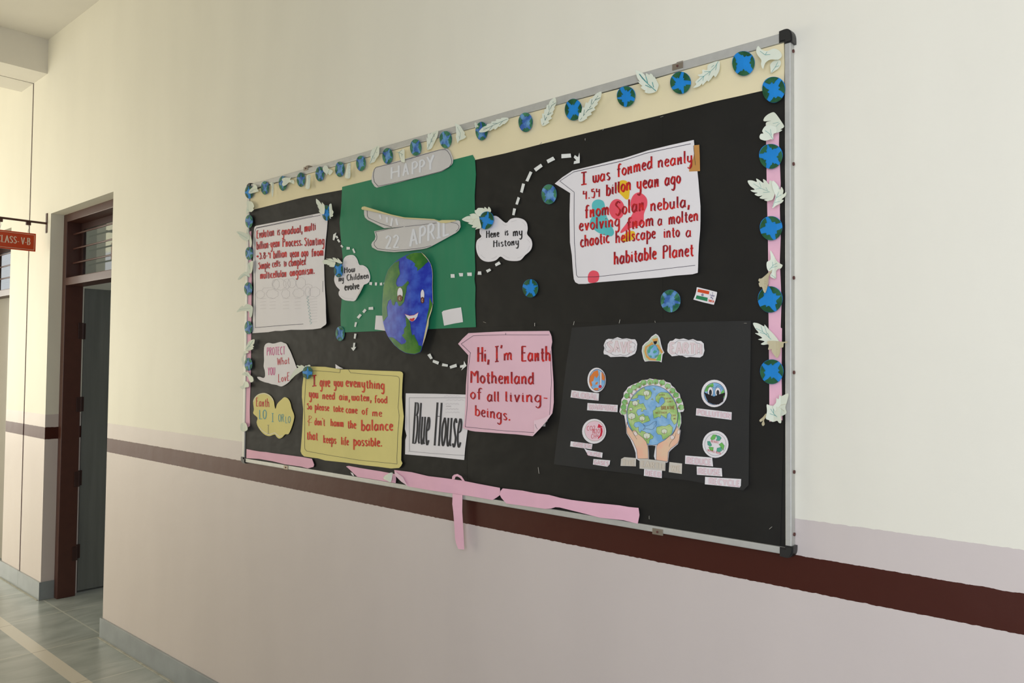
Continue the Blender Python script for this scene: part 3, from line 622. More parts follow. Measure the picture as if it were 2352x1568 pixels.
for pts, m in (([(1215, 600), (1260, 560), (1320, 575), (1340, 640), (1345, 700), (1390, 790), (1420, 860), (1400, 900), (1340, 895), (1260, 860), (1200, 800), (1198, 760), (1222, 700)], teal), ([(1450, 430), (1480, 385), (1530, 385), (1565, 430), (1560, 540), (1535, 560), (1500, 530), (1455, 480)], yel), ([(1580, 560), (1610, 510), (1660, 495), (1720, 540), (1730, 610), (1700, 690), (1695, 760), (1665, 800), (1570, 828), (1490, 872), (1485, 850), (1530, 790), (1570, 730), (1595, 680), (1575, 620)], rwash), ([(1480, 930), (1540, 865), (1600, 853), (1618, 885), (1600, 930), (1520, 955)], yel), ([(1176, 1285), (1190, 1240), (1225, 1220), (1270, 1235), (1283, 1280), (1262, 1326), (1190, 1334)], rwash)):
    bl.poly(z6(pts), m, .0003, smooth=4)
bl.poly(z6(ell(1447, 650, 72, 95)), rwash, .00033)
t = hc.part('lettering')
for a in (('I', 1108, 424, 1172, 414, 70, 112), ('was', 1215, 404, 1394, 374, 66, 110), ('formed', 1440, 348, 1790, 266, 68, 112), ('nearly', 1822, 264, 2162, 212, 66, 116),
          ('4.54', 1125, 562, 1300, 534, 55, 82), ('billon', 1340, 528, 1590, 466, 72, 105), ('year', 1625, 464, 1850, 438, 72, 105), ('ago', 1886, 432, 2050, 404, 70, 100),
          ('from', 1140, 730, 1385, 700, 70, 112), ('Solar', 1420, 714, 1712, 656, 72, 128), ('nebula,', 1752, 668, 2140, 626, 68, 108),
          ('evolving', 1088, 852, 1485, 806, 66, 108), ('from', 1532, 842, 1800, 800, 68, 108), ('a', 1828, 802, 1872, 798, 60, 100), ('molten', 1922, 794, 2215, 754, 66, 108),
          ('chaotic', 1100, 1004, 1386, 960, 66, 108), ('hellscape', 1428, 966, 1815, 918, 64, 108), ('into', 1876, 918, 2040, 904, 62, 100), ('a', 2090, 910, 2142, 906, 60, 100),
          ('habitable', 1412, 1166, 1824, 1112, 72, 118), ('Planet', 1866, 1112, 2170, 1082, 70, 120)):
    t.text(z6, *a, red)
b = hc.part('border_line')
b.line(z6([(1045, 303), (1300, 245), (1500, 200), (1720, 128), (2135, 40)]), 1.2, linek); b.line(z6([(1050, 492), (915, 388), (1045, 303)]), .9, linek)
b.line(z6([(1050, 492), (1048, 700), (1052, 960), (1070, 1262), (1085, 1282), (1250, 1280), (1700, 1228), (2176, 1172)]), 1.0, linek); b.line(z6([(2160, 60), (2178, 240)]), .8, linek)

# clouds with black writing
hi = Sheet('cloud_cutout', 'white cloud cutout with black words introducing the history', 'paper cloud', z6([(298, 712), (340, 722), (412, 778), (455, 742), (510, 730), (570, 742), (605, 775), (616, 830), (610, 882), (648, 930), (658, 985), (640, 1035), (590, 1080), (545, 1126), (470, 1132), (410, 1120), (362, 1090), (320, 1125), (250, 1140), (190, 1122), (150, 1070), (135, 1000), (145, 940), (185, 905), (168, 870), (180, 800), (230, 735)]), .0046, white, add(wav(.002, 2, 3), corner(1, 1, .006, .5)), smooth=3, grid=12)
t = hi.part('lettering')
for a in (('Here', 225, 918, 356, 904, 40, 66), ('is', 400, 896, 440, 890, 40, 62), ('my', 474, 902, 576, 892, 44, 66), ('History', 290, 1004, 542, 980, 40, 62)): t.text(z6, *a, inkb)
b = hi.part('stitch_line')
hin = [(300, 745), (350, 755), (410, 800), (460, 768), (530, 755), (590, 790), (598, 860), (590, 900), (630, 950), (635, 990), (600, 1055), (540, 1100), (450, 1108), (365, 1068), (300, 1105), (220, 1105), (170, 1060), (155, 1000), (165, 945), (200, 910), (190, 850)]
hin = resample(crom(hin, 4), 1e9)
for k in range(0, len(hin)-3, 6): b.line(z6(hin[k:k+4]), .5, pencil)
z4 = Z(760, 560, 5.809)
ho = Sheet('cloud_cutout', 'white cloud cutout with black words on how my children evolve', 'paper cloud', z4([(265, 147), (310, 155), (350, 205), (378, 278), (430, 285), (490, 330), (522, 420), (516, 490), (480, 530), (437, 548), (400, 620), (330, 750), (260, 761), (170, 745), (110, 690), (104, 640), (118, 612), (70, 560), (43, 480), (60, 400), (100, 330), (155, 268), (170, 200), (210, 160)]), .0052, white, add(wav(.002, 2, 4), corner(.9, .85, .012, .5)), smooth=3, grid=10)
t = ho.part('lettering')
for a in (('How', 172, 392, 326, 370, 48, 76), ('my', 98, 502, 178, 492, 44, 66), ('Children', 206, 492, 512, 458, 48, 82), ('evolve', 175, 620, 385, 600, 58, 84)): t.text(z4, *a, inkb)
ho.part('curled_corner').poly(z4([(440, 550), (400, 585), (372, 640), (340, 715), (328, 750), (385, 660)]), greyw, .0012)  # shadow triangle of the curl, drawn in grey on white paper
b = ho.part('stitch_line'); q = crom([(215, 185), (270, 172), (320, 190), (350, 260), (380, 305), (440, 312), (480, 350), (500, 420), (490, 480)], 4, False)
for k in range(0, len(q)-3, 5): b.line(z4(q[k:k+3]), .4, pencil)
b.line(z4([(130, 690), (190, 725), (300, 735)]), .4, pencil)

# yellow card
z2 = Z(540, 740, 4.355)
yc = Sheet('speech_card', 'yellow card with orange red writing asking for air, water and food care', 'card', z2([(740, 440), (900, 445), (1060, 470), (1250, 474), (1400, 482), (1650, 490), (1670, 498), (1679, 515), (1672, 620), (1668, 750), (1676, 850), (1686, 940), (1676, 1050), (1666, 1150), (1660, 1380), (1673, 1408), (1660, 1435), (1640, 1456), (1560, 1461), (1430, 1444), (1300, 1430), (1100, 1402), (900, 1381), (830, 1360), (760, 1351), (690, 1340), (666, 1318), (655, 1290), (662, 1200), (670, 1100), (676, 990), (681, 870), (668, 750), (670, 650), (682, 560), (702, 490)]), .0026, yellowp, add(wav(.003, 2, 5), corner(1, .55, .008, .35), corner(0, 1, .006, .3), corner(1, 1, .005, .3)))
t = yc.part('lettering')
t.text(z2, 'I', 766, 640, 818, 632, 60, 104, red)
for a in (('give', 842, 642, 955, 644, 60, 78), ('you', 982, 640, 1086, 644, 54, 80), ('everything', 1100, 640, 1502, 672, 56, 82), ('you', 735, 752, 838, 760, 54, 80), ('need', 868, 768, 1005, 772, 46, 72), ('air,', 1036, 776, 1156, 784, 46, 72), ('water,', 1160, 780, 1372, 790, 46, 72), ('food', 1388, 802, 1530, 810, 44, 72),
          ('So', 712, 868, 772, 874, 40, 58), ('please', 792, 876, 945, 886, 42, 64), ('take', 976, 892, 1088, 898, 42, 62), ('care', 1102, 906, 1228, 912, 44, 62), ('of', 1262, 920, 1334, 924, 44, 64), ('me', 1366, 938, 1475, 942, 44, 64),
          ("don't", 790, 1026, 902, 1034, 46, 72), ('harm', 950, 1036, 1090, 1046, 46, 72), ('the', 1120, 1058, 1216, 1062, 50, 80), ('balance', 1254, 1084, 1586, 1080, 62, 110),
          ('that', 712, 1170, 832, 1178, 52, 80), ('keeps', 878, 1204, 1016, 1214, 48, 76), ('life', 1056, 1224, 1140, 1228, 48, 78), ('possible.', 1176, 1232, 1480, 1242, 56, 84)):
    t.text(z2, *a, redor)
t.text(z2, '&', 722, 1000, 772, 1004, 40, 66, redor, wx=.12, wy=.1)
b = yc.part('border_line')
b.line(z2([(765, 482), (900, 490), (1048, 503), (1052, 462), (1020, 460), (1125, 463), (1155, 505), (1400, 524), (1615, 538), (1636, 548), (1645, 568), (1640, 700), (1630, 850), (1641, 935), (1625, 1150), (1618, 1360), (1620, 1416), (1240, 1378), (900, 1322), (715, 1287), (697, 1265), (694, 1240), (696, 1000), (690, 850), (708, 560)]), .7, linek)
yc.base.kid('turned_up_flap').poly(z2([(1003, 418), (1045, 446), (1082, 463), (1050, 464), (1006, 462)]), white, .004)

# protect bubble and heart shaped cloud
pb = Sheet('speech_bubble_cutout', 'white speech bubble cutout with pink pen slogan about protecting what you love', 'paper bubble', z2([(290, 250), (305, 218), (335, 205), (370, 212), (400, 210), (455, 195), (485, 205), (512, 216), (530, 250), (552, 290), (572, 340), (592, 390), (606, 430), (620, 470), (600, 500), (580, 520), (562, 570), (520, 612), (470, 640), (440, 636), (420, 628), (390, 622), (365, 618), (330, 606), (300, 600), (245, 578), (224, 556), (222, 545), (250, 546), (285, 556), (300, 535), (296, 480), (285, 440), (290, 380), (288, 320)]), .0026, white, wav(.002, 2, 6), smooth=2, grid=10)
t = pb.part('lettering')
t.text(z2, 'PROTECT', 314, 332, 502, 320, 44, 78, magenta, wx=.13, wy=.1); t.text(z2, 'What', 416, 428, 546, 412, 40, 72, crims, wx=.15, wy=.1)
t.text(z2, 'YOU', 324, 528, 402, 526, 44, 76, magenta, wx=.14, wy=.1); t.text(z2, 'LovE', 426, 600, 550, 580, 44, 82, crims, wx=.14, wy=.1)
hcl = Sheet('cloud_cutout', 'yellow heart shaped cloud cutout with red and teal writing', 'paper cloud', z2([(180, 790), (200, 745), (240, 715), (295, 706), (350, 730), (385, 780), (394, 835), (405, 866), (422, 815), (465, 770), (495, 748), (530, 765), (552, 805), (565, 860), (590, 930), (585, 980), (565, 1050), (535, 1115), (500, 1120), (472, 1150), (440, 1162), (415, 1145), (395, 1122), (340, 1138), (285, 1115), (235, 1055), (215, 1000), (224, 955), (182, 912), (188, 870)]), .0026, yellowp, wav(.002, 2, 7), smooth=3, grid=10)
t = hcl.part('lettering')
t.text(z2, 'Earth', 205, 838, 346, 846, 50, 84, crims, wx=.13, wy=.1); t.text(z2, 'LO', 236, 968, 318, 966, 55, 92, tealpen, wx=.14, wy=.1); t.text(z2, 'I', 362, 994, 388, 994, 50, 84, tealpen, wx=.12, wy=.1)
t.text(z2, 'OR', 428, 992, 492, 996, 45, 74, tealpen, wx=.12, wy=.1); t.text(z2, 'LO', 500, 1008, 556, 1004, 40, 66, tealpen, wx=.12, wy=.1); t.text(z2, 'I', 318, 1112, 344, 1112, 50, 84, greypen, wx=.1, wy=.08)
e_ = hcl.part('white_edge_wash')
q = crom([(180, 790), (200, 745), (240, 715), (295, 706), (350, 730), (385, 780)], 4, False); e_.line(z2([(x*.97+9, y*.97+27) for x, y in q]), 1.1, white, .0004)
q = [(235, 1050), (260, 1085), (300, 1115), (340, 1130), (392, 1112), (440, 1152), (470, 1140)]; e_.line(z2([(x+4, y-8) for x, y in q]), 1.0, white, .0004)

# printed house sheet and pink card
z5b = Z(900, 740, 5.2275)
bh = Sheet('printed_sheet', 'white printed sheet with tall black condensed house name beside the yellow card', 'paper', [(932, 903), (1000, 904), (1072, 906), (1074, 985), (1068, 1030), (1066, 1056), (1000, 1049), (930.5, 1043), (931, 1010), (934, 1000), (930, 985), (931, 950)], .0020, white, wav(.0015, 2, 8))
t = bh.part('lettering')
for a in (('Blue', 236, 1452, 452, 1474, 330, 490), ('House', 494, 1474, 836, 1502, 340, 510)): t.text(z5b, *a, dprint, wx=.068, wy=.02, nib=.05, serif=True, slant=.065, gap=.12)
b = bh.part('border_line'); b.line(z5b([(885, 906), (208, 905), (208, 1200), (212, 1545)]), .5, linek); b.line(z5([(1670, 318), (1900, 340), (2215, 360)]), .5, linek)
n_ = bh.part('pencil_note')
for k, (x0, x1, y) in enumerate(((630, 820, 885), (650, 870, 932), (640, 810, 978), (650, 710, 1008), (640, 800, 1040), (645, 815, 1080))):
    n_.line(z5b([(x0+(x1-x0)*i/40, y+6*math.sin(i*1.9+k)+4*math.sin(i*.7)) for i in range(41)]), .35, pencil, d=2)
pc = Sheet('speech_card', 'pink speech card with red writing introducing earth as motherland', 'card', z5b([(920, 130), (1140, 118), (1360, 108), (1620, 106), (1888, 103), (1906, 140), (1917, 170), (1925, 235), (1913, 300), (1925, 500), (1940, 720), (1943, 960), (1935, 1030), (1925, 1092), (1860, 1170), (1780, 1262), (1690, 1366), (1500, 1345), (1250, 1328), (1000, 1310), (940, 1300), (880, 1280), (850, 1264), (872, 1180), (882, 1000), (890, 750), (905, 560), (918, 395), (850, 320), (795, 258), (850, 195)]), .0034, pinkc, add(wav(.003, 2, 9), corner(1, .95, .014, .35), corner(0, .1, .006, .25), corner(0, .95, .008, .25)))
t = pc.part('lettering')
for a in (('Hi,', 1016, 474, 1188, 470, 96, 176), ("I'm", 1222, 474, 1458, 446, 84, 180), ('Earth', 1542, 466, 1922, 462, 96, 178), ('Motherland', 932, 726, 1722, 742, 90, 142), ('of', 932, 918, 1088, 920, 80, 128), ('all', 1136, 948, 1302, 952, 82, 120), ('living-', 1350, 950, 1886, 962, 84, 120), ('beings.', 990, 1118, 1440, 1182, 78, 124)): t.text(z5b, *a, red)
b = pc.part('border_line')
b.line(z5b([(978, 160), (1365, 149), (1366, 128), (1367, 150), (1890, 151)]), .8, linek); b.line(z5b([(978, 160), (832, 258), (948, 370)]), .8, linek); b.line(z5b([(944, 362), (915, 560), (905, 1000), (880, 1254), (1345, 1302), (1712, 1323)]), .8, linek); b.line(z5b([(1904, 340), (1916, 720), (1894, 1118)]), .8, linek)
cu = pc.part('curled_corner'); cu.poly(z5b([(1704, 1182), (1760, 1166), (1830, 1146), (1925, 1092), (1870, 1170), (1780, 1275), (1692, 1366), (1712, 1312), (1708, 1250)]), pinkback, .006); cu.line(z5b([(1720, 1222), (1728, 1250), (1748, 1282)]), .6, linek, .0068)
Sheet('paper_scrap', 'scrap of torn white paper sticking out behind the curled pink card corner', 'paper', z5b([(1800, 1190), (1860, 1168), (1868, 1185), (1842, 1210), (1842, 1250), (1800, 1248)]), .0024, greyw)

# banners over the green paper
z3 = Z(760, 320, 5.2258)
ba = Sheet('banner_cutout', 'pale rounded banner with faint white greeting across the top of the green paper', 'banner', z3([(520, 352), (545, 332), (700, 285), (950, 215), (1200, 148), (1340, 112), (1390, 108), (1425, 130), (1442, 165), (1460, 215), (1468, 250), (1462, 285), (1450, 303), (1400, 345), (1330, 386), (1100, 445), (985, 472), (800, 520), (640, 556), (550, 579), (525, 565), (505, 535), (490, 510), (488, 470), (498, 400)]), .0040, greyw, wav(.004, 1.6, 10))
b = ba.part('border_line'); b.line(z3([(540, 336), (700, 297), (880, 250), (1100, 185), (1300, 127), (1368, 120), (1400, 142), (1432, 190), (1452, 258), (1447, 290), (1420, 332), (1320, 384), (980, 471), (760, 522), (566, 562), (520, 510), (509, 450), (512, 400), (522, 360)]), .9, linek, closed=True)
t = ba.part('lettering')
for a in (('H', 712, 478, 838, 446, 70, 140), ('A', 862, 440, 936, 420, 70, 140), ('P', 968, 420, 1046, 400, 70, 140), ('P', 1058, 400, 1130, 380, 70, 140), ('Y', 1148, 376, 1240, 350, 80, 165)): t.text(z3, *a, faint, wx=.34, wy=.2)
fb = Sheet('banner_cutout', 'folded pale banner with faint white date hanging open on the green paper', 'banner', z3([(520, 1102), (700, 1070), (870, 1045), (1080, 1020), (1300, 992), (1380, 1004), (1440, 985), (1500, 970), (1535, 972), (1550, 985), (1556, 1050), (1535, 1090), (1500, 1122), (1350, 1205), (1200, 1286), (1150, 1305), (1100, 1316), (930, 1338), (760, 1352), (660, 1345), (560, 1331), (495, 1295), (485, 1262), (495, 1235), (525, 1205), (535, 1165)]), .0050, greyw, lambda u, v: .006+.012*(1-v)**2+.004*math.sin(5*u))
fu = fb.part('upper_fold'); fu.poly(z3([(397, 848), (440, 852), (600, 888), (830, 936), (890, 940), (1230, 957), (1380, 1004), (1290, 996), (1080, 1020), (870, 1046), (760, 1057), (640, 1065), (540, 1015), (440, 966), (408, 935), (399, 900)]), greyw, -.004)
fu.line(z3([(434, 850), (436, 920), (452, 945), (600, 1012), (730, 1052)]), .8, linek, -.0032); fu.line(z3([(890, 1047), (1080, 1026), (1290, 1000)]), .7, linek, .0008)
for pts in ([(585, 905), (600, 955)], [(672, 930), (672, 1000)], [(735, 945), (720, 1040)], [(780, 950), (800, 1030)]): fu.line(z3(pts), 4.5, faint, -.003)
fc = fb.part('curled_edge'); fc.poly(z3([(365, 826), (375, 810), (402, 803), (550, 848), (720, 900), (885, 936), (1100, 948), (1235, 956), (1380, 1002), (1240, 968), (1100, 962), (880, 950), (820, 935), (560, 878), (440, 852), (400, 846), (372, 842)]), ecream, .002)
fc.poly(z3([(1270, 985), (1330, 968), (1490, 967), (1505, 978), (1380, 1006), (1320, 1002)]), ecream, .002)
t = fb.part('lettering')
for a in (('22', 640, 1312, 832, 1296, 80, 150), ('APRIL', 930, 1288, 1432, 1140, 95, 190)): t.text(z3, *a, faint, wx=.30, wy=.16)
b = fb.part('border_line'); b.line(z3([(530, 1110), (700, 1075), (870, 1047)]), .8, linek); b.line(z3([(536, 1110), (552, 1165), (548, 1200), (518, 1240), (520, 1270), (560, 1312), (760, 1335), (930, 1320), (1100, 1300), (1205, 1275)]), .8, linek); b.line(z3([(1440, 995), (1510, 1008), (1538, 1040), (1530, 1075), (1500, 1105)]), .8, linek)

# smiling earth face
ef = Sheet('earth_face_cutout', 'big bulging painted earth cutout with eyes and open smile on the green paper', 'paper earth', z4([(1200, 108), (1250, 150), (1300, 210), (1332, 268), (1350, 340), (1357, 420), (1354, 560), (1358, 700), (1362, 800), (1345, 890), (1308, 1000), (1302, 1080), (1295, 1130), (1260, 1250), (1218, 1370), (1205, 1420), (1190, 1445), (1120, 1470), (1060, 1466), (1000, 1455), (920, 1412), (850, 1352), (800, 1290), (755, 1225), (720, 1140), (700, 1060), (688, 980), (682, 900), (684, 800), (690, 700), (698, 600), (710, 520), (730, 430), (760, 350), (800, 295), (850, 245), (920, 195), (1000, 152), (1060, 128), (1120, 113)]), .006, eblue, lambda u, v: .004+.030*math.sin(math.pi*min(1, .12+.85*u))**1.2*(.55+.45*math.sin(math.pi*v)), grid=9)
l = ef.part('land')
for pts in ([(1000, 165), (1060, 130), (1120, 115), (1200, 112), (1255, 165), (1300, 238), (1265, 262), (1240, 292), (1195, 330), (1150, 362), (1155, 322), (1115, 292), (1125, 265), (1080, 225), (1040, 205), (1010, 192)],
            [(912, 222), (906, 300), (922, 400), (900, 440), (880, 470), (868, 530), (888, 570), (950, 566), (990, 530), (1025, 490), (1046, 520), (1012, 570), (1005, 640), (985, 720), (978, 770), (935, 825), (905, 828), (885, 775), (862, 768), (845, 822), (820, 812), (800, 735), (765, 765), (745, 850), (757, 960), (700, 1035), (688, 980), (683, 900), (685, 800), (691, 700), (699, 600), (711, 520), (731, 430), (761, 350), (801, 297), (851, 248)],
            [(990, 962), (1040, 1010), (1060, 1060), (1064, 1120), (1072, 1172), (1085, 1220), (1110, 1205), (1130, 1260), (1160, 1310), (1170, 1352), (1214, 1362), (1200, 1420), (1188, 1442), (1120, 1467), (1060, 1463), (1000, 1452), (920, 1409), (852, 1350), (802, 1288), (770, 1240), (830, 1250), (880, 1290), (940, 1340), (990, 1325), (1006, 1295), (945, 1220), (977, 1190), (975, 1130), (1006, 1090), (1000, 1010)],
            [(1318, 705), (1335, 760), (1356, 800), (1342, 870), (1302, 970), (1278, 1040), (1264, 1130), (1284, 960), (1308, 850)]): l.poly(z4(pts), egreen, .0006)
rim = ef.part('cream_rim'); rim.poly(z4([(1200, 108), (1250, 150), (1300, 210), (1332, 268), (1318, 250), (1290, 208), (1245, 160)]), ecream, .0012); rim.line(z4([(1334, 275), (1352, 345), (1357, 420), (1354, 560), (1358, 700), (1362, 800)]), .7, ecream, .0012)
rim.poly(z4([(1362, 800), (1345, 890), (1308, 1000), (1302, 1080), (1260, 1250), (1220, 1365), (1236, 1270), (1262, 1140), (1290, 1010), (1330, 890)]), ecream, .0012)
for cx, cy, rx, ry, ix, iy, irx, iry in ((922, 662, 36, 80, 919, 725, 33, 42), (1222, 680, 24, 70, 1222, 750, 22, 40)):
    e = ef.part('eye'); e.poly(z4(ell(cx, cy, rx+3, ry+4)), outl, .0008); e.poly(z4(ell(cx, cy, rx, ry)), white, .0011)
    i = e.kid('iris'); i.poly(z4(ell(ix, iy, irx+3, iry+3)), outl, .0014); i.poly(z4(ell(ix, iy, irx-1, iry-1)), brownk, .0017); i.line(z4([(ix+1, iy-20), (ix-7, iy), (ix-5, iy+18), (ix+2, iy+24)]), .8, white, .0020)
mo = ef.part('mouth'); mo.line(z4([(985, 938), (1050, 958), (1110, 950), (1168, 914)]), 1.0, tongue, .0008); mo.poly(z4([(990, 940), (1050, 960), (1110, 952), (1166, 918), (1152, 970), (1130, 1005), (1105, 1027), (1080, 1036), (1045, 1015), (1015, 980)]), white, .0010)
mo.kid('tongue').poly(z4([(1043, 1008), (1060, 994), (1085, 996), (1095, 986), (1122, 986), (1105, 1025), (1080, 1034)]), tongue, .0014)
Sheet('paper_patch', 'small white paper patch partly tucked behind the earth face on the green paper', 'paper', z4([(600, 955), (650, 956), (740, 960), (740, 1160), (585, 1140)]), .0034, white)
Sheet('paper_patch', 'small tilted white paper patch alone at the lower part of the green paper', 'paper', z4([(1480, 912), (1500, 892), (1600, 868), (1735, 845), (1750, 940), (1762, 1042), (1640, 1062), (1510, 1090), (1495, 1000)]), .0030, white, lambda u, v: .0015*u)

# dashed arrows
def trail(label, z, dashes, head=None, origin_off=.0062, m=wdash):
    (x0, y0, x1, y1, w) = dashes[0]
    d = empty('dashed_arrow' if head else 'dashed_line', onY(*z([(x0, y0)])[0], BY-origin_off), label, 'dashed arrow' if head else 'dashed line')
    class Sh: grid = None
    sh = Sh(); sh.P = lambda x, y, e=0: onY(x, y, BY-origin_off-e)
    for (x0, y0, x1, y1, w) in dashes:
        p = Part('dash', sh); l = math.hypot(x1-x0, y1-y0); nx, ny = -(y1-y0)/l*w/2, (x1-x0)/l*w/2
        j = lambda: rnd.uniform(-.1, .1)*w
        p.poly(z([(x0+nx+j(), y0+ny+j()), (x0-nx+j(), y0-ny+j()), (x1-nx+j(), y1-ny+j()), (x1+nx+j(), y1+ny+j())]), m, 0); p.build(d, d.location, .0004)
    if head:
        p = Part('arrowhead', sh)
        for h in head: p.poly(z(h), m, 0)
        p.build(d, d.location, .0004)
trail('white dashed arrow curving up from the history cloud to the large white card', z6, [(483, 707, 495, 643, 22), (512, 607, 535, 540, 22), (556, 494, 578, 411, 24), (607, 390, 648, 304, 26), (682, 285, 745, 238, 30), (798, 208, 862, 177, 34), (933, 156, 1017, 152, 38)], [[(1097, 125), (1101, 170), (1100, 220), (1045, 229), (1048, 204), (1070, 196), (1045, 168), (1055, 146), (1085, 166)]])
trail('white dashed line running from the green paper up to the history cloud', z4, [(1598, 430, 1652, 425, 50), (1711, 414, 1762, 410, 46), (1823, 404, 1876, 400, 46), (1960, 388, 2006, 385, 48), (2079, 370, 2130, 340, 38), (2195, 285, 2254, 252, 38)])
trail('white dashed arrow between the children cloud and the evolution card', z3, [(66, 1160, 80, 1186, 20), (83, 1198, 102, 1234, 22), (122, 1270, 142, 1294, 22), (190, 1308, 230, 1306, 34), (262, 1312, 284, 1362, 20)], [[(22, 1205), (28, 1142), (64, 1118), (56, 1166), (40, 1212)]])
trail('white dashed line from the children cloud to the earth face', z4, [(514, 526, 548, 528, 44), (585, 532, 615, 532, 40), (650, 536, 682, 536, 38), (703, 536, 714, 536, 36)])
trail('white dashed arrow dropping from the green paper past the blue disc', z4, [(503, 864, 562, 858, 34), (428, 914, 462, 874, 30), (360, 990, 397, 940, 30), (322, 1106, 336, 1044, 24), (315, 1264, 326, 1198, 24)], [[(300, 1320), (325, 1318), (316, 1376), (336, 1372), (322, 1400), (298, 1426), (284, 1408), (268, 1384), (294, 1382)]])
trail('white dashed arrow from the earth face to the pink speech card', z5b, [(443, 382, 476, 438, 34), (492, 464, 562, 488, 36), (605, 510, 670, 520, 34), (698, 540, 778, 516, 34)], [[(866, 464), (880, 490), (898, 522), (866, 548), (833, 577), (850, 542), (820, 547), (818, 518), (862, 508)]])

# ------------------------------------------------------------------ charcoal poster and the cutouts glued to it
z7 = Z(1260, 720, 3.7333)
Sheet('charcoal_poster_sheet', 'charcoal poster sheet holding the cutouts about saving earth', 'poster', z7([(200, 120), (400, 106), (600, 92), (1000, 74), (1400, 66), (1735, 62), (1733, 300), (1730, 500), (1725, 700), (1720, 900), (1718, 1200), (1715, 1470), (1670, 1516), (1430, 1472), (1200, 1430), (940, 1400), (700, 1370), (500, 1348), (300, 1326), (45, 1291), (75, 1040), (110, 800), (128, 620), (150, 450)]), .0020, kpost, add(wav(.002, 2, 11), corner(0, 1, .006, .35), corner(1, 1, .004, .2)), grid=20)
PO = .0050
zs = Z(1370, 760, 8.711)
def bubbles(z, sh, txt, x0, y0, x1, y1, cap, o=bub, f=bubf, w=.30):
    p = sh.base.kid('bubble_lettering')
    (a, b), (c, d) = z([(x0, y0), (x1, y1)]); k = z([(0, 0), (0, 1)]); k = k[1][1]-k[0][1]
    n = sum(G[ch][0]+.06 for ch in txt); cw = (c-a)/n
    for m, wx, wy, e in ((o, cw*w*1.25, cap*k*w*.62, .0004), (f, max(.25, cw*w*1.25-.9), max(.25, cap*k*w*.62-.9), .0007)):
        for j, r in enumerate(text_ribbons(txt, a, b, c, d, cap*k*.5, cap*k, gap=.12)):
            p.line(r, wx, m, e+j*1e-5, wy=wy, d=4)
def outline_of(sh, z, pts, w=.6, m=linek, name='outline_drawing', e=.0006, smooth=0):
    p = sh.base.kid(name); p.line(z(pts), w, m, e, closed=True, d=4, smooth=smooth)
def shrink(pts, k):
    cx = sum(p[0] for p in pts)/len(pts); cy = sum(p[1] for p in pts)/len(pts)
    return [(cx+(x-cx)*k, cy+(y-cy)*k) for x, y in pts]
sv = [(145, 290), (160, 240), (190, 180), (240, 155), (330, 160), (420, 122), (510, 155), (600, 145), (700, 165), (770, 165), (800, 210), (815, 260), (800, 380), (770, 450), (700, 490), (620, 520), (530, 510), (400, 515), (280, 520), (215, 475), (150, 465), (140, 420), (160, 340)]
o = Sheet('label_cutout', 'white cloud label reading SAVE on the charcoal poster', 'paper label', zs(sv), PO, white); bubbles(zs, o, 'SAVE', 220, 422, 728, 420, 205, bubt)
outline_of(o, zs, cloud(475, 322, 278, 150, 8), .5)
er = [(1415, 390), (1430, 260), (1470, 200), (1530, 190), (1580, 150), (1660, 165), (1740, 148), (1840, 180), (1930, 160), (2010, 195), (2090, 200), (2145, 250), (2150, 330), (2160, 390), (2130, 490), (2070, 530), (1980, 525), (1870, 515), (1800, 530), (1720, 495), (1640, 490), (1560, 500), (1510, 505), (1430, 430)]
o = Sheet('label_cutout', 'cream tinted cloud label reading EARTH at the top of the charcoal poster', 'paper label', zs(er), PO, white); bubbles(zs, o, 'EARTH', 1470, 440, 2112, 465, 205, bubt)
outline_of(o, zs, cloud(1788, 338, 300, 142, 8), .5)
o = Sheet('figure_cutout', 'small cutout of a masked person in pale green hood hugging the earth', 'paper figure', zs([(1185, 55), (1232, 86), (1266, 140), (1290, 260), (1320, 360), (1356, 430), (1322, 470), (1312, 550), (1300, 627), (1255, 606), (1150, 602), (1045, 601), (970, 612), (940, 560), (905, 400), (920, 300), (970, 240), (1040, 190), (1100, 110)]), PO, white)
p = o.base.kid('hood'); p.poly(zs([(1185, 80), (1225, 110), (1250, 180), (1275, 280), (1300, 420), (1290, 600), (1240, 590), (1060, 588), (985, 595), (955, 540), (925, 400), (940, 310), (985, 255), (1050, 205), (1110, 130)]), hood, .0004); p.poly(zs([(1240, 480), (1300, 450), (1285, 600), (1190, 590)]), grec, .0006)
p = o.base.kid('face'); p.poly(zs([(1112, 160), (1170, 152), (1226, 138), (1222, 210), (1190, 240), (1135, 215)]), skino, .0008)
o.base.kid('mask').poly(zs([(1140, 206), (1212, 198), (1204, 245), (1172, 276), (1144, 240)]), inkb, .0011)
p = o.base.kid('arm'); p.poly(zs([(1110, 212), (1140, 262), (1015, 318), (990, 400), (1012, 490), (1080, 548), (1192, 562), (1192, 592), (1060, 582), (992, 522), (955, 400), (975, 310), (1060, 262)]), skino, .0014)
p = o.base.kid('arm'); p.poly(zs([(1190, 272), (1240, 268), (1332, 422), (1302, 452), (1262, 392), (1212, 312)]), skino, .0014)
p = o.base.kid('earth_ball'); p.poly(zs(ell(1135, 410, 118, 138)), outl, .0009); p.poly(zs(ell(1135, 410, 113, 133)), gsea, .0011)
for q in ([(1022, 400), (1062, 310), (1140, 282), (1140, 312), (1082, 370), (1070, 430), (1034, 450)], [(1130, 422), (1160, 380), (1216, 402), (1180, 440), (1142, 447)], [(1050, 490), (1100, 490), (1112, 522), (1080, 525)], [(1160, 500), (1226, 468), (1216, 500), (1172, 530)], [(1202, 322), (1232, 345), (1246, 400), (1212, 370)]): p.poly(zs(q), trec, .0013)
zg = Z(1280, 840, 6.531)
o = Sheet('round_cutout', 'round cutout of an orange and blue earth with a red thermometer', 'paper disc', zg(ell(590, 212, 138, 185)), PO, white)
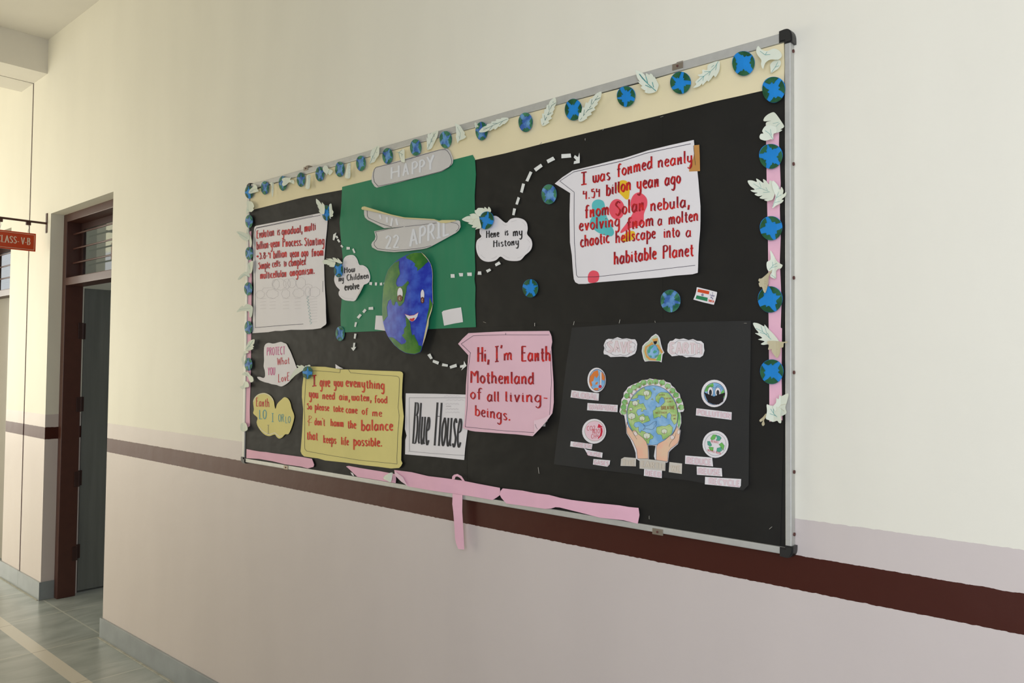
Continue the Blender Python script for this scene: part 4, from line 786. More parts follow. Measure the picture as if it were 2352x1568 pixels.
p = o.base.kid('globe_drawing'); p.poly(zg(ell(600, 212, 122, 163)), outl, .0004); p.poly(zg(ell(600, 212, 116, 157)), gsea, .0006)
for q in ([(484, 262), (490, 160), (545, 85), (608, 62), (622, 140), (586, 186), (562, 150), (540, 228), (512, 238), (526, 292), (505, 318)], [(565, 282), (580, 245), (612, 240), (600, 278)], [(662, 85), (690, 120), (712, 172), (708, 222), (668, 206)], [(540, 352), (562, 330), (622, 330), (612, 366), (575, 364)]): p.poly(zg(q), orange, .0008)
p = o.base.kid('thermometer'); p.poly(zg([(638, 92), (662, 92), (660, 292), (634, 292)]), white, .0010); p.line(zg([(640, 95), (637, 290)]), .6, inkb, .0012); p.poly(zg(ell(643, 310, 24, 24)), arr, .0012)
o = Sheet('round_cutout', 'round pink cutout naming greenhouse gases with a curved red arrow', 'paper disc', zg(ell(552, 980, 180, 186)), PO, white)
p = o.base.kid('pink_disc'); p.poly(zg(ell(560, 975, 150, 155)), greypen, .0004); p.poly(zg(ell(560, 975, 145, 150)), ppink, .0006)
for a in (('CO2', 440, 970, 572, 962, 66), ('N2O', 525, 1016, 640, 1008, 66), ('CH4', 505, 1088, 625, 1084, 62)): o.part('lettering').text(zg, *a[:5], a[5]*.5, a[5], crims, wx=.2, wy=.18, e=.0009)
p = o.base.kid('curved_arrow'); p.poly(zg([(606, 1090), (638, 1042), (650, 990), (646, 932), (674, 930), (680, 985), (666, 1045), (616, 1094)]), arr, .0010); p.poly(zg([(602, 926), (620, 868), (682, 916), (650, 930)]), arr, .0010)
zp = Z(1560, 840, 5.406)
o = Sheet('round_cutout', 'round cutout of an earth with big eyes wearing a black face mask', 'paper disc', zp(ell(435, 342, 161, 170)), PO, white)
p = o.base.kid('globe_drawing'); p.poly(zp(ell(438, 345, 132, 140)), outl, .0004); p.poly(zp(ell(438, 345, 127, 135)), gsea, .0006)
for q in ([(313, 320), (345, 250), (420, 212), (430, 250), (380, 290), (340, 318)], [(515, 335), (552, 290), (565, 350), (520, 345)], [(548, 360), (564, 355), (560, 390), (548, 400)]): p.poly(zp(q), grec, .0008)
for cx, cy, rx, ry in ((388, 322, 32, 60), (480, 326, 34, 56)):
    e = o.base.kid('eye'); e.poly(zp(ell(cx, cy, rx+4, ry+4)), outl, .0010); e.poly(zp(ell(cx, cy, rx, ry)), white, .0012); e.kid('pupil').poly(zp(ell(cx, cy+8, rx*.55, ry*.62)), dprint, .0014)
p = o.base.kid('brow'); p.line(zp(crom([(330, 300), (360, 262), (400, 250), (436, 276)], 4, False)), .6, inkb, .0011); o.base.kid('brow').line(zp(crom([(446, 276), (480, 248), (520, 262), (540, 300)], 4, False)), .6, inkb, .0011)
o.base.kid('face_mask').poly(zp([(308, 325), (365, 352), (430, 380), (500, 352), (566, 332), (568, 350), (550, 385), (546, 440), (490, 478), (420, 476), (360, 450), (335, 400)]), inkb, .0017)
o = Sheet('round_cutout', 'round cutout with green and teal recycling arrows', 'paper disc', zp(ell(450, 973, 161, 168)), PO, white)
o.part('border_line').line(zp(ell(450, 975, 133, 139)), .5, linek, .0004, closed=True)
for q, m in (([(388, 900), (420, 852), (462, 855), (442, 910), (402, 922)], grec), ([(458, 858), (500, 870), (524, 895), (500, 930), (456, 925), (470, 900)], trec), ([(493, 975), (530, 950), (562, 990), (546, 1050), (520, 1010)], grec), ([(470, 1020), (520, 1008), (532, 1050), (500, 1070), (464, 1062)], trec), ([(350, 935), (380, 935), (406, 985), (382, 1000), (354, 980)], trec), ([(364, 1005), (425, 1010), (420, 1060), (385, 1050)], grec)):
    p = o.base.kid('arrow_drawing'); p.poly(zp(q), m, .0005); p.line(zp(q), .35, linek, .0007, closed=True)
o.part('lettering').text(zp, 'REDUCE', 395, 948, 492, 962, 13, 26, crims, wx=.26, wy=.2); o.part('lettering').text(zp, 'RECYCLE REUSE', 352, 1058, 522, 1100, 12, 24, crims, wx=.26, wy=.2)
# word strips
def strip(word, pts, tx, where, paper=white, oc=bub, fc=bubf, extra=0, lift=None, cut=None):
    o = Sheet('word_strip', where, 'paper label', z7(pts), PO+extra, paper, lift, grid=6)
    (x0, y0, x1, y1, cap) = tx; bubbles(z7, o, word, x0, y0, x1, y1, cap, oc, fc); return o
strip('GLOBAL', [(197, 656), (432, 683), (428, 746), (300, 733), (188, 718)], (205, 714, 424, 738, 44), 'white word strip reading GLOBAL below the thermometer earth')
strip('WARMING', [(334, 766), (593, 783), (590, 844), (330, 828)], (345, 818, 582, 834, 42), 'white word strip reading WARMING below the thermometer earth')
strip('GREEN', [(190, 1094), (376, 1118), (369, 1163), (185, 1138)], (212, 1136, 366, 1154, 32), 'white word strip reading GREEN under the pink gas disc')
strip('OUSE', [(305, 1155), (330, 1168), (463, 1192), (458, 1236), (400, 1226), (350, 1218), (325, 1190)], (332, 1212, 452, 1230, 32), 'white word strip ending in HOUSE with curled start under GREEN', extra=.001, lift=lambda u, v: .010*(1-u)**3)
strip('GASES', [(385, 1246), (528, 1258), (522, 1294), (504, 1312), (380, 1293)], (390, 1290, 516, 1302, 32), 'white word strip reading GASES lowest under the pink gas disc')
strip('THE', [(622, 1246), (650, 1230), (750, 1238), (748, 1309), (617, 1305)], (630, 1298, 742, 1304, 46), 'greyish word strip reading THE left of the drawn wrists', stripg, bubt, bubtf)
strip('EARTH', [(780, 1240), (1003, 1265), (1000, 1348), (780, 1328)], (795, 1312, 990, 1334, 46), 'greyish word strip reading EARTH across the drawn wrists', stripg, bubt, bubtf, .0022)
strip('WE', [(1036, 1272), (1144, 1285), (1142, 1374), (1030, 1358)], (1050, 1346, 1132, 1358, 50), 'greyish word strip reading WE beside the drawn wrists', stripg, bubt, bubtf)
strip('NEED', [(820, 1322), (972, 1340), (970, 1410), (817, 1390)], (832, 1384, 964, 1400, 40), 'white word strip reading NEED hanging below the EARTH strip', extra=.0008)
strip('POLLUTION', [(1267, 811), (1570, 845), (1568, 911), (1263, 872)], (1275, 864, 1562, 898, 42), 'white word strip reading POLLUTION under the masked earth disc')
strip('REDUCE', [(1172, 1216), (1402, 1234), (1410, 1310), (1170, 1287)], (1184, 1282, 1396, 1300, 50), 'white word strip reading REDUCE just under the recycling disc')
strip('REUSE', [(1270, 1310), (1484, 1325), (1489, 1396), (1272, 1381)], (1284, 1372, 1476, 1384, 46), 'white word strip reading REUSE in the middle of three')
strip('RECYCLE', [(1342, 1399), (1650, 1418), (1648, 1491), (1340, 1463)], (1376, 1458, 1642, 1482, 48), 'white word strip reading RECYCLE lowest near the poster corner')
# earth held in two drawn hands
zh = Z(1420, 860, 7.469)
o = Sheet('globe_in_hands_cutout', 'large cutout of a tree ringed globe held up by two drawn hands', 'paper cutout', zh([(20, 640), (30, 580), (50, 500), (55, 430), (90, 380), (95, 310), (140, 260), (165, 215), (230, 180), (300, 150), (350, 130), (410, 92), (500, 88), (540, 66), (600, 78), (640, 74), (700, 92), (780, 88), (820, 125), (892, 142), (918, 190), (970, 230), (1000, 290), (1052, 328), (1067, 400), (1107, 480), (1130, 600), (1112, 637), (1062, 642), (1077, 720), (1080, 830), (1047, 930), (1070, 955), (1047, 1120), (1022, 1192), (960, 1245), (905, 1293), (870, 1332), (852, 1500), (830, 1512), (740, 1490), (630, 1455), (613, 1400), (626, 1300), (640, 1222), (580, 1216), (510, 1213), (522, 1320), (525, 1445), (370, 1482), (303, 1440), (298, 1340), (268, 1250), (208, 1112), (143, 1010), (133, 880), (118, 780), (103, 700), (50, 682)]), PO, white)
tr = [(90, 640), (92, 560), (112, 475), (150, 365), (200, 280), (272, 222), (352, 182), (436, 138), (545, 128), (640, 122), (755, 138), (850, 200), (930, 275), (990, 350), (1042, 448), (1078, 560)]
p = o.base.kid('tree_ring')
p.poly(zh([(1028, 640), (1062, 650), (1070, 760), (1068, 850), (1035, 920), (1012, 800)]), gtree, .0003)
for i, (x, y) in enumerate(tr):
    p.poly(zh(cloud(x, y, 47, 44, 5)), tbrown, .0004+i*.00002); p.poly(zh(cloud(x, y, 44, 41, 5)), gtree, .00041+i*.00002)
for x, y in ((115, 630), (150, 490), (190, 390), (235, 335), (300, 270), (365, 215), (440, 175), (545, 150), (640, 150), (735, 180), (835, 235), (895, 300), (950, 385), (1005, 475), (1035, 575)):
    a = math.atan2(y-700, x-585); dx, dy = math.cos(a)*24, math.sin(a)*24
    for k in (-7, 7): p.line(zh([(x-dx-k*math.sin(a), y-dy+k*math.cos(a)), (x+dx-k*math.sin(a), y+dy+k*math.cos(a))]), .8, tbrown, .0009)
p = o.base.kid('globe'); p.poly(zh(ell(585, 698, 444, 516, 40)), outl, .0010); p.poly(zh(ell(585, 698, 438, 510, 40)), gsea, .0012)
LAND = [[(447, 222), (458, 260), (540, 265), (575, 310), (560, 380), (500, 435), (460, 425), (450, 365), (345, 350), (330, 400), (222, 425), (250, 380), (330, 300), (400, 245)],
        [(205, 450), (310, 465), (330, 425), (362, 440), (350, 490), (380, 505), (430, 490), (485, 600), (430, 605), (425, 635), (390, 630), (400, 580), (330, 600), (310, 650), (345, 710), (430, 670), (460, 710), (510, 705), (548, 790), (410, 840), (360, 805), (285, 820), (265, 870), (300, 910), (350, 900), (345, 950), (375, 1000), (395, 960), (450, 975), (500, 1010), (540, 1000), (605, 1060), (590, 1100), (540, 1110), (525, 1190), (490, 1180), (430, 1135), (340, 1070), (250, 970), (190, 850), (160, 740), (155, 640), (172, 540)],
        [(855, 312), (740, 300), (690, 325), (640, 380), (645, 450), (695, 495), (705, 430), (740, 385), (780, 400), (800, 470), (720, 550), (655, 565), (650, 535), (640, 590), (595, 620), (600, 690), (610, 755), (700, 720), (720, 740), (735, 690), (830, 755), (840, 680), (880, 650), (910, 690), (900, 760), (960, 860), (1000, 830), (1015, 760), (1018, 640), (990, 510), (925, 390)],
        [(740, 880), (660, 900), (650, 980), (680, 1025), (740, 1035), (765, 1115), (830, 1090), (890, 1040), (920, 1010), (935, 910), (880, 850), (810, 885)], [(595, 240), (615, 232), (638, 258), (620, 268)], [(565, 425), (590, 408), (600, 438)]]
for q in LAND:
    l = o.base.kid('land'); l.poly(zh(q), gland, .0014); l.line(zh(q), .4, linek, .0016, closed=True, d=4)
for x, y, r in ((485, 318, 50), (290, 490, 48), (215, 592, 30), (230, 712, 60), (410, 752, 46), (790, 972, 46), (490, 1050, 55)):
    l = o.base.kid('tree_drawing'); l.poly(zh(cloud(x, y, r, r*.85, 6)), linek, .0017); l.poly(zh(cloud(x, y, r-4, r*.85-4, 6)), palet, .0018); l.line(zh([(x, y+r*.2), (x, y+r*1.15)]), 1.0, tbrown, .0020)
wh = [(420, 848), (470, 885), (540, 865), (600, 815), (655, 800), (652, 860), (612, 925), (570, 945), (480, 925), (425, 943), (466, 905), (440, 872)]
p = o.base.kid('whale_drawing'); p.poly(zh(wh), gsea, .0018); p.line(zh(wh), .5, linek, .0020, closed=True, d=4); p.line(zh([(655, 805), (620, 860), (600, 925)]), .4, linek, .0020)
for w, x0, y0, x1, y1, cp in (('WHEN', 695, 362, 800, 358, 24), ('EARTH', 790, 424, 902, 424, 28), ("CAN'T", 836, 478, 946, 478, 28), ('BREATHE.', 732, 602, 992, 592, 58), ('NEITHER', 636, 672, 836, 668, 32), ('CAN', 916, 716, 988, 712, 28), ('WE.', 946, 770, 1002, 766, 28)):
    o.part('lettering').text(zh, w, x0, y0, x1, y1, cp*.5, cp, tbrown, wx=.3, wy=.24, e=.0019)
for hand, nails in (([(150, 810), (165, 860), (190, 905), (248, 975), (270, 950), (310, 970), (335, 1015), (420, 1080), (480, 1150), (506, 1230), (516, 1440), (332, 1442), (317, 1290), (252, 1140), (152, 1002), (138, 880)], ((157, 882, 13, 30, 0), (296, 1012, 26, 38, -.6))),
                    ([(1012, 880), (1030, 925), (1062, 950), (1048, 1090), (1022, 1172), (962, 1222), (900, 1265), (856, 1332), (846, 1492), (652, 1462), (656, 1232), (690, 1182), (800, 1122), (880, 1052), (935, 1025), (975, 960)], ((926, 1076, 34, 34, 0), (1036, 985, 20, 38, .2)))):
    p = o.base.kid('hand_drawing'); p.poly(zh(hand), skin, .0022); p.line(zh(hand), .5, linek, .0025, closed=True, d=4)
    for x, y, a, b, r in nails: n = p.kid('nail'); n.poly(zh(ell(x, y, a+3, b+3, 18, r)), outl, .0025); n.poly(zh(ell(x, y, a, b, 18, r)), nail, .0027)
o.base.kid('finger_line').line(zh(crom([(190, 905), (240, 980), (290, 1060), (320, 1108)], 4, False)), .5, linek, .0028); o.base.kid('finger_line').line(zh(crom([(990, 1000), (970, 1080), (900, 1160), (872, 1236)], 4, False)), .5, linek, .0028)

# flag sticker
zf = Z(1580, 640, 19.6)
fs = Sheet('flag_sticker', 'small tilted sticker with a tricolour flag and printed words', 'sticker', zf([(400, 385), (440, 382), (900, 492), (1290, 590), (1312, 615), (1292, 740), (1240, 960), (1165, 1170), (700, 1062), (245, 935), (340, 700), (375, 560)]), .0036, white, lambda u, v: .0015*v, grid=8)
fs.base.kid('orange_band').poly(zf([(455, 455), (966, 562), (942, 702), (430, 592)]), saff, .0005); fs.base.kid('green_band').poly(zf([(395, 742), (895, 852), (868, 1015), (345, 890)]), gflag, .0005)
w = fs.base.kid('wheel'); w.line(zf(ell(655, 725, 44, 50, 20)), .8, navy, .0005, closed=True, d=2); [w.line(zf([(655, 725), (655+44*math.cos(k*.785), 725+50*math.sin(k*.785))]), .3, navy, .0006, d=3) for k in range(8)]
t = fs.part('lettering'); t.text(zf, 'I', 1085, 690, 1135, 700, 40, 80, navy, wx=.3, wy=.25); t.text(zf, 'Love', 995, 760, 1198, 808, 52, 82, navy, wx=.3, wy=.22); t.text(zf, 'My', 1012, 888, 1140, 900, 44, 80, navy, wx=.3, wy=.25); t.text(zf, 'INDIA', 915, 1022, 1188, 1072, 44, 90, saff, wx=.5, wy=.4)

# ------------------------------------------------------------------ painted earth discs
def disc(cx, cy, rx, ry, label, style, seed, off=.0085, rot=0.0, group='painted earth discs'):
    r = random.Random(seed); out = [(cx+x, cy+y) for x, y in ell(0, 0, rx, ry, 30, rot, r.uniform(-.12, .06))]
    b, g = (bblue, dgreen) if style else (wblue, wgreen)
    s = Sheet('earth_disc', label, 'paper earth', out, off, b, lambda u, v: .003*(1-(2*u-1)**2), group=group, grid=14)
    n = r.choice((4, 4, 5)); a0 = r.uniform(0, 6.28)
    for k in range(n):
        a = a0+2*math.pi*(k+r.uniform(-.1, .1))/n; wd_ = 2*math.pi/n*r.uniform(.35, .44)
        N = 6; rim_ = [(a-wd_+2*wd_*i/N) for i in range(N+1)]
        q = [(.985*math.cos(t), .985*math.sin(t)) for t in rim_]
        dep = r.uniform(.38, .58)
        for i in range(N, -1, -1):
            t = rim_[i]; f = i/N
            d = 1-(1-dep)*min(1, max(.0, math.sin(math.pi*f))**.32)*(.84+.2*math.sin(i*2.3+seed))
            q.append((d*math.cos(t), d*math.sin(t)))
        q = q[:N+1]+crom(q[N+1:], 3, False)
        q = [q[i] for i in range(len(q)) if i == 0 or math.hypot(q[i][0]-q[i-1][0], q[i][1]-q[i-1][1]) > 1e-3]
        c, sn = math.cos(rot), math.sin(rot)
        s.base.kid('land').poly([(cx+x*rx*c-y*ry*sn, cy+x*rx*sn+y*ry*c) for x, y in q], g, .0006)
        s.base.kids[-1].line([(cx+x*rx*c-y*ry*sn, cy+x*rx*sn+y*ry*c) for x, y in q[N+1:]], .9, dgreen if style else wgreen, .0007, d=4)
    return s
num = ['first', 'second', 'third', 'fourth', 'fifth', 'sixth', 'seventh', 'eighth', 'ninth', 'tenth', 'eleventh', 'twelfth', 'thirteenth', 'fourteenth', 'fifteenth', 'sixteenth']
TOPD = [(572, 441, 9.5, 15, 1), (608.3, 431.4, 9.2, 15.5, 0), (649.4, 421, 9.3, 17, 0), (691, 412.3, 9.4, 16.5, 0), (734.4, 399.4, 10, 17, 0), (780.4, 388.5, 10.8, 17.6, 0), (828.7, 375, 11, 17.8, 0), (890, 358, 12, 18.4, 0), (954.6, 338.5, 13, 19.2, 0), (1023.5, 320.5, 14, 20, 0), (1106, 301, 14, 21.5, 0), (1207, 280.7, 16.4, 22.4, 0), (1317, 251.6, 20, 25, 1), (1438, 221.6, 21.2, 23.8, 1), (1563, 190, 24, 25.6, 1), (1707.5, 145.6, 26, 28.5, 1)]
for i, (x, y, rx, ry, st_) in enumerate(TOPD):
    disc(x, y, rx, ry, 'painted earth disc, %s along the cream strip from the far corner' % num[i], st_, 30+i)
for (x, y, rx, ry, lab) in ((1777, 206, 26.5, 30, 'bright earth disc at the top corner beneath the curled corner leaves'), (1770.5, 359, 27, 28.8, 'bright earth disc on the right pink strip, highest one on it'), (1771, 524, 26, 28, 'bright earth disc on the right pink strip, second from its top'), (1769, 687.5, 28.5, 30.5, 'bright earth disc on the right pink strip beneath a tan folded leaf'), (1772.6, 853.5, 27, 28.6, 'bright earth disc on the right pink strip, lowest one on it')):
    disc(x, y, rx, ry, lab, 1, int(y))
for (x, y, rx, ry, lab) in ((572, 508.4, 8.6, 15, 'watercolour earth disc on the far side edge just below the cream strip'), (572, 582, 8.6, 15, 'watercolour earth disc on the far pink strip, highest one on it'), (570, 663, 9.4, 15, 'watercolour earth disc on the far pink strip, second from its top'), (570.6, 752, 9, 15.2, 'watercolour earth disc on the far pink strip level with the evolution card foot'), (570.5, 836.4, 9, 15, 'violet tinted earth disc on the far pink strip, lowest one on it')):
    disc(x, y, rx, ry, lab, 0, int(y)+3)
disc(750, 489, 10.3, 17.6, 'bright winged earth disc on the corner of the evolution card', 1, 5, .017)
disc(777.5, 619.5, 10.3, 17.2, 'bright winged earth disc on the children cloud', 1, 6, .013)
disc(706, 855.5, 11.2, 14.8, 'bright winged earth disc on the corner of the yellow card', 1, 7, .016)
disc(1117, 506, 16.4, 20.8, 'bright winged earth disc on the history cloud', 1, 8, .016, .25)
disc(781, 766, 10.4, 16.8, 'small watercolour earth disc under the green paper near the dropping arrow', 0, 9, .004)
disc(1261, 446, 17.6, 22.8, 'watercolour earth disc alone beside the tail of the large white card', 0, 10, .004)
disc(1218, 662, 18, 21, 'bright earth disc alone on black paper below the history cloud', 1, 11, .004)
disc(1540, 691, 23, 26, 'largest loose earth disc on black paper beside the flag sticker', 0, 12, .004)

# ------------------------------------------------------------------ paper leaves
def sheet_leaf(label, pts, veins=(), mat=leafw, off=.010, lift=None, vm=vein, z=ID, vw=.8):
    s = Sheet('paper_leaf', label, 'paper leaf', crom(z(pts), 3), off, mat, lift or (lambda u, v: .010*abs(u-.5)+.004*v), group='paper leaves', grid=7)
    if veins:
        p = s.base.kid('vein_drawing')
        for q in veins: p.line(z(q), vw, vm, .0006, d=4)
    return s
def leaf(label, bx, by, tx, ty, hw, mat=leafw, vm=vein, n=5, off=.010, curl=.010, veins=True, seed=0):
    r = random.Random(seed); dx, dy = tx-bx, ty-by; L = math.hypot(dx, dy); dx /= L; dy /= L; nx, ny = -dy, dx
    up_, dn = [], []
    for side, lst in ((1, up_), (-1, dn)):
        for k in range(n):
            t0 = .06+.80*k/n; t1 = .06+.80*(k+.86)/n
            pr = lambda t: math.sin(math.pi*min(1, t*.82+.14))**.8
            w0 = hw*pr(t0)*.72; w1 = hw*pr(t1)*1.02*r.uniform(.9, 1.08)
            lst += [(bx+dx*L*t0+nx*side*w0, by+dy*L*t0+ny*side*w0), (bx+dx*L*t1+nx*side*w1, by+dy*L*t1+ny*side*w1)]
    pts = [(bx, by)]+up_+[(tx, ty)]+dn[::-1]
    x0, x1 = min(p[0] for p in pts), max(p[0] for p in pts); y0, y1 = min(p[1] for p in pts), max(p[1] for p in pts)
    def lift(u, v):
        X, Y = x0+u*(x1-x0), y0+v*(y1-y0)
        t = ((X-bx)*dx+(Y-by)*dy)/L; q = abs((X-bx)*nx+(Y-by)*ny)/hw
        return curl*max(0, t)**1.5+.004*q
    vs = []
    if veins:
        vs = [[(bx+dx*L*.04, by+dy*L*.04), (bx+dx*L*.45+nx*hw*.05, by+dy*L*.45+ny*hw*.05), (bx+dx*L*.86, by+dy*L*.86)]]
        for k in range(4):
            t = .2+.17*k; sd = 1 if k % 2 else -1
            vs.append([(bx+dx*L*t, by+dy*L*t), (bx+dx*L*(t+.14)+nx*sd*hw*.5, by+dy*L*(t+.14)+ny*sd*hw*.5)])
    return sheet_leaf(label, pts, vs, mat, off, lift, vm, vw=max(.5, hw*.07))
zt = Z(1440, 120, 9.8)
sheet_leaf('white leaf overlapping the top rail between the thirteenth and fifteenth strip discs'.replace('between the thirteenth and fifteenth strip discs', 'with a broad teal midrib'), [(190, 405), (215, 400), (300, 440), (380, 490), (425, 550), (432, 470), (500, 510), (525, 480), (570, 500), (600, 560), (610, 540), (660, 620), (690, 680), (712, 740), (690, 820), (655, 885), (560, 920), (470, 925), (390, 890), (420, 870), (350, 830), (310, 780), (345, 760), (290, 710), (245, 655), (290, 660), (240, 590), (210, 500)], [[(285, 500), (420, 650), (500, 740), (650, 870)], [(275, 485), (350, 590), (450, 690), (560, 790), (648, 866)], [(425, 545), (465, 690)], [(570, 670), (600, 790)], [(410, 735), (540, 800)], [(290, 495), (380, 620)]], z=zt, vw=1.6)
sheet_leaf('white leaf with branching teal veins beside the fifteenth strip disc', [(1490, 800), (1560, 720), (1540, 660), (1640, 560), (1590, 510), (1690, 480), (1700, 390), (1800, 400), (1820, 290), (1930, 230), (2060, 195), (2090, 250), (2075, 420), (1990, 560), (1950, 520), (1890, 600), (1830, 660), (1800, 640), (1700, 740), (1690, 700), (1620, 770)], [[(1590, 670), (1750, 520), (1880, 430), (1980, 330), (2055, 205)], [(1635, 548), (1740, 538)], [(1740, 440), (1880, 432)], [(1900, 335), (1960, 290)], [(1705, 640), (1730, 545)], [(1845, 520), (1880, 440)], [(1995, 400), (2020, 260)]], vm=vein, z=zt)
leaf('white veined leaf lying partly over the thirteenth strip disc', 1330, 279, 1381, 210, 13, vm=veind, seed=1, off=.013)
leaf('narrow upright white leaf between the twelfth and thirteenth strip discs', 1246, 289, 1275, 224, 12, vm=veind, seed=2)
leaf('long white leaf lying over the eleventh strip disc', 1168, 272, 1100, 303, 10, vm=veind, seed=3, off=.013)
leaf('tiny white leaf tip behind the eleventh strip disc at the rail', 1097, 296, 1091, 281, 4, veins=False, n=2, off=.007)
za = Z(840, 280, 9.046)
sheet_leaf('pale leaf with pointed tip touching the rail after the tenth strip disc', [(1850, 30), (1960, 80), (2020, 170), (2060, 230), (2050, 270), (2085, 300), (2040, 350), (1940, 390), (1910, 440), (1895, 400), (1870, 300), (1880, 260), (1870, 100)], [[(1950, 360), (1965, 230), (1900, 100)], [(1935, 290), (1950, 340)]], vm=veind, z=za, vw=.4)
sheet_leaf('veined white leaf between the ninth and tenth strip discs crossing the rail', [(1265, 320), (1290, 350), (1285, 260), (1330, 240), (1320, 270), (1380, 220), (1500, 180), (1490, 290), (1470, 340), (1420, 440), (1370, 540), (1330, 570), (1275, 570), (1270, 450)], [[(1285, 560), (1355, 410), (1400, 300), (1450, 230)], [(1360, 340), (1355, 410)], [(1400, 390), (1350, 420)], [(1310, 450), (1310, 510)], [(1410, 240), (1415, 290)], [(1440, 290), (1400, 300)]], vm=veind, z=za, vw=.5)
sheet_leaf('curled pale leaf hanging onto the top banner between eighth and ninth discs', [(625, 630), (700, 610), (760, 570), (800, 575), (805, 700), (808, 830), (740, 820), (720, 760), (690, 690), (680, 640)], [[(635, 628), (690, 632), (755, 580)], [(690, 632), (695, 690), (715, 770)], [(690, 632), (775, 680)], [(750, 660), (755, 715)]], vm=veind, z=za, lift=lambda u, v: .012*u, vw=.5, off=.012)
sheet_leaf('veined white leaf between the seventh and eighth strip discs crossing the rail', [(80, 865), (100, 760), (95, 680), (120, 600), (170, 540), (270, 490), (280, 590), (270, 690), (220, 760), (180, 830), (120, 850)], [[(85, 860), (160, 700), (240, 515)], [(140, 700), (145, 745)], [(185, 740), (160, 760)], [(215, 640), (242, 628)]], vm=veind, z=za, vw=.5)
zb = Z(560, 330, 7.35)
tubel = lambda u, v: .010*math.sqrt(max(0, 1-(2*u-1)**2))
for lab, pts in (('rolled white paper tube leaf between the sixth and seventh strip discs', [(1755, 335), (1800, 325), (1800, 450), (1790, 575), (1730, 585), (1708, 560), (1720, 470), (1735, 400)]), ('rolled white paper tube leaf between the fourth and fifth strip discs', [(1060, 540), (1125, 530), (1118, 640), (1105, 755), (1045, 755), (1045, 690), (1058, 620)])):
    sheet_leaf(lab, pts, [], lift=tubel, z=zb)
sheet_leaf('pale two lobed leaf between the fifth and sixth strip discs', [(1330, 410), (1370, 365), (1410, 385), (1430, 420), (1480, 440), (1500, 460), (1490, 490), (1450, 530), (1420, 500), (1400, 535), (1385, 505), (1345, 470)], [[(1400, 530), (1430, 470), (1445, 430)]], z=zb, vw=.4)
sheet_leaf('pinkish folded leaf covering part of the third strip disc', [(640, 600), (690, 570), (770, 575), (800, 560), (780, 610), (830, 610), (850, 640), (840, 680), (770, 650), (720, 690), (665, 715), (645, 680), (660, 640)], [[(790, 685), (805, 640), (820, 610)]], z=zb, vw=.4, off=.013)
sheet_leaf('pale curled leaf between the second and third strip discs', [(440, 665), (500, 650), (505, 740), (495, 850), (480, 900), (465, 800), (470, 720)], [], z=zb, lift=tubel)
sheet_leaf('pale leaf partly covering the first strip disc at the far corner', [(80, 830), (105, 770), (160, 720), (150, 680), (215, 710), (230, 770), (250, 800), (210, 815), (160, 830), (120, 840)], [[(100, 820), (170, 770), (225, 760)]], z=zb, vw=.4, off=.013)
# right hand column
zr = Z(1640, 60, 3.409)
sheet_leaf('curled grey white leaf at the top corner above the first side disc', [(330, 190), (345, 155), (370, 180), (415, 195), (470, 175), (515, 195), (530, 235), (500, 262), (440, 262), (400, 290), (384, 335), (368, 300), (370, 265), (340, 225)], [[(360, 195), (400, 225), (440, 222)], [(400, 225), (415, 200)]], z=zr, lift=lambda u, v: .012*v+.004, vw=.9)
sheet_leaf('small white leaf with teal veins tucked under the top corner leaf', [(440, 300), (470, 270), (510, 262), (524, 290), (505, 330), (475, 350), (446, 366), (442, 330)], [[(450, 362), (480, 320), (500, 280)], [(480, 320), (510, 310)]], z=zr, lift=lambda u, v: .004, off=.008, vw=.8)
zq = Z(1700, 240, 6.533)
sheet_leaf('round lobed white leaf at the top end of the right pink strip', [(350, 245), (362, 200), (400, 160), (430, 140), (480, 118), (515, 120), (560, 170), (635, 280), (658, 325), (640, 352), (600, 375), (632, 380), (600, 405), (540, 420), (480, 330), (400, 320), (385, 290), (400, 262), (470, 240), (400, 250)], [[(540, 330), (575, 290), (600, 285)], [(490, 285), (580, 265)]], z=zq, lift=lambda u, v: .006+.012*u*(1-v), vw=.6)
sheet_leaf('curled white leaf with strong teal veins hanging under the lobed leaf', [(290, 480), (310, 440), (350, 432), (330, 395), (370, 330), (420, 310), (480, 320), (540, 350), (545, 420), (500, 440), (495, 520), (460, 520), (430, 530), (380, 542), (330, 530), (300, 515)], [[(375, 390), (440, 435), (495, 525)], [(455, 370), (460, 430), (475, 460)]], z=zq, off=.013, lift=lambda u, v: .006+.008*(1-u), vw=.8)
sheet_leaf('broad toothed white leaf pointing inward below the highest strip disc', [(112, 1145), (180, 1138), (250, 1160), (240, 1110), (290, 1135), (350, 1175), (342, 1120), (385, 1140), (430, 1195), (440, 1145), (480, 1155), (520, 1300), (490, 1420), (440, 1440), (410, 1450), (360, 1430), (415, 1405), (350, 1418), (290, 1400), (335, 1365), (270, 1375), (215, 1345), (265, 1325), (200, 1315), (155, 1285), (220, 1275), (150, 1220)], [[(200, 1185), (300, 1250), (450, 1315)], [(290, 1170), (315, 1240)], [(230, 1270), (320, 1255)], [(385, 1240), (410, 1290)], [(345, 1318), (430, 1315)]], z=zq, vw=.6)
sheet_leaf('tan folded leaf over the broad toothed leaf by the right rail', [(490, 1140), (530, 1170), (570, 1220), (600, 1280), (620, 1235), (648, 1290), (640, 1350), (690, 1312), (680, 1370), (620, 1425), (652, 1430), (620, 1475), (540, 1515), (485, 1555), (500, 1480), (530, 1380), (500, 1290), (478, 1200)], [[(490, 1530), (540, 1400), (580, 1310), (590, 1230)], [(520, 1470), (600, 1450)], [(540, 1400), (620, 1350)]], mat=leafw, z=zq, off=.014, vw=.7)
zw = Z(1700, 560, 3.6465)
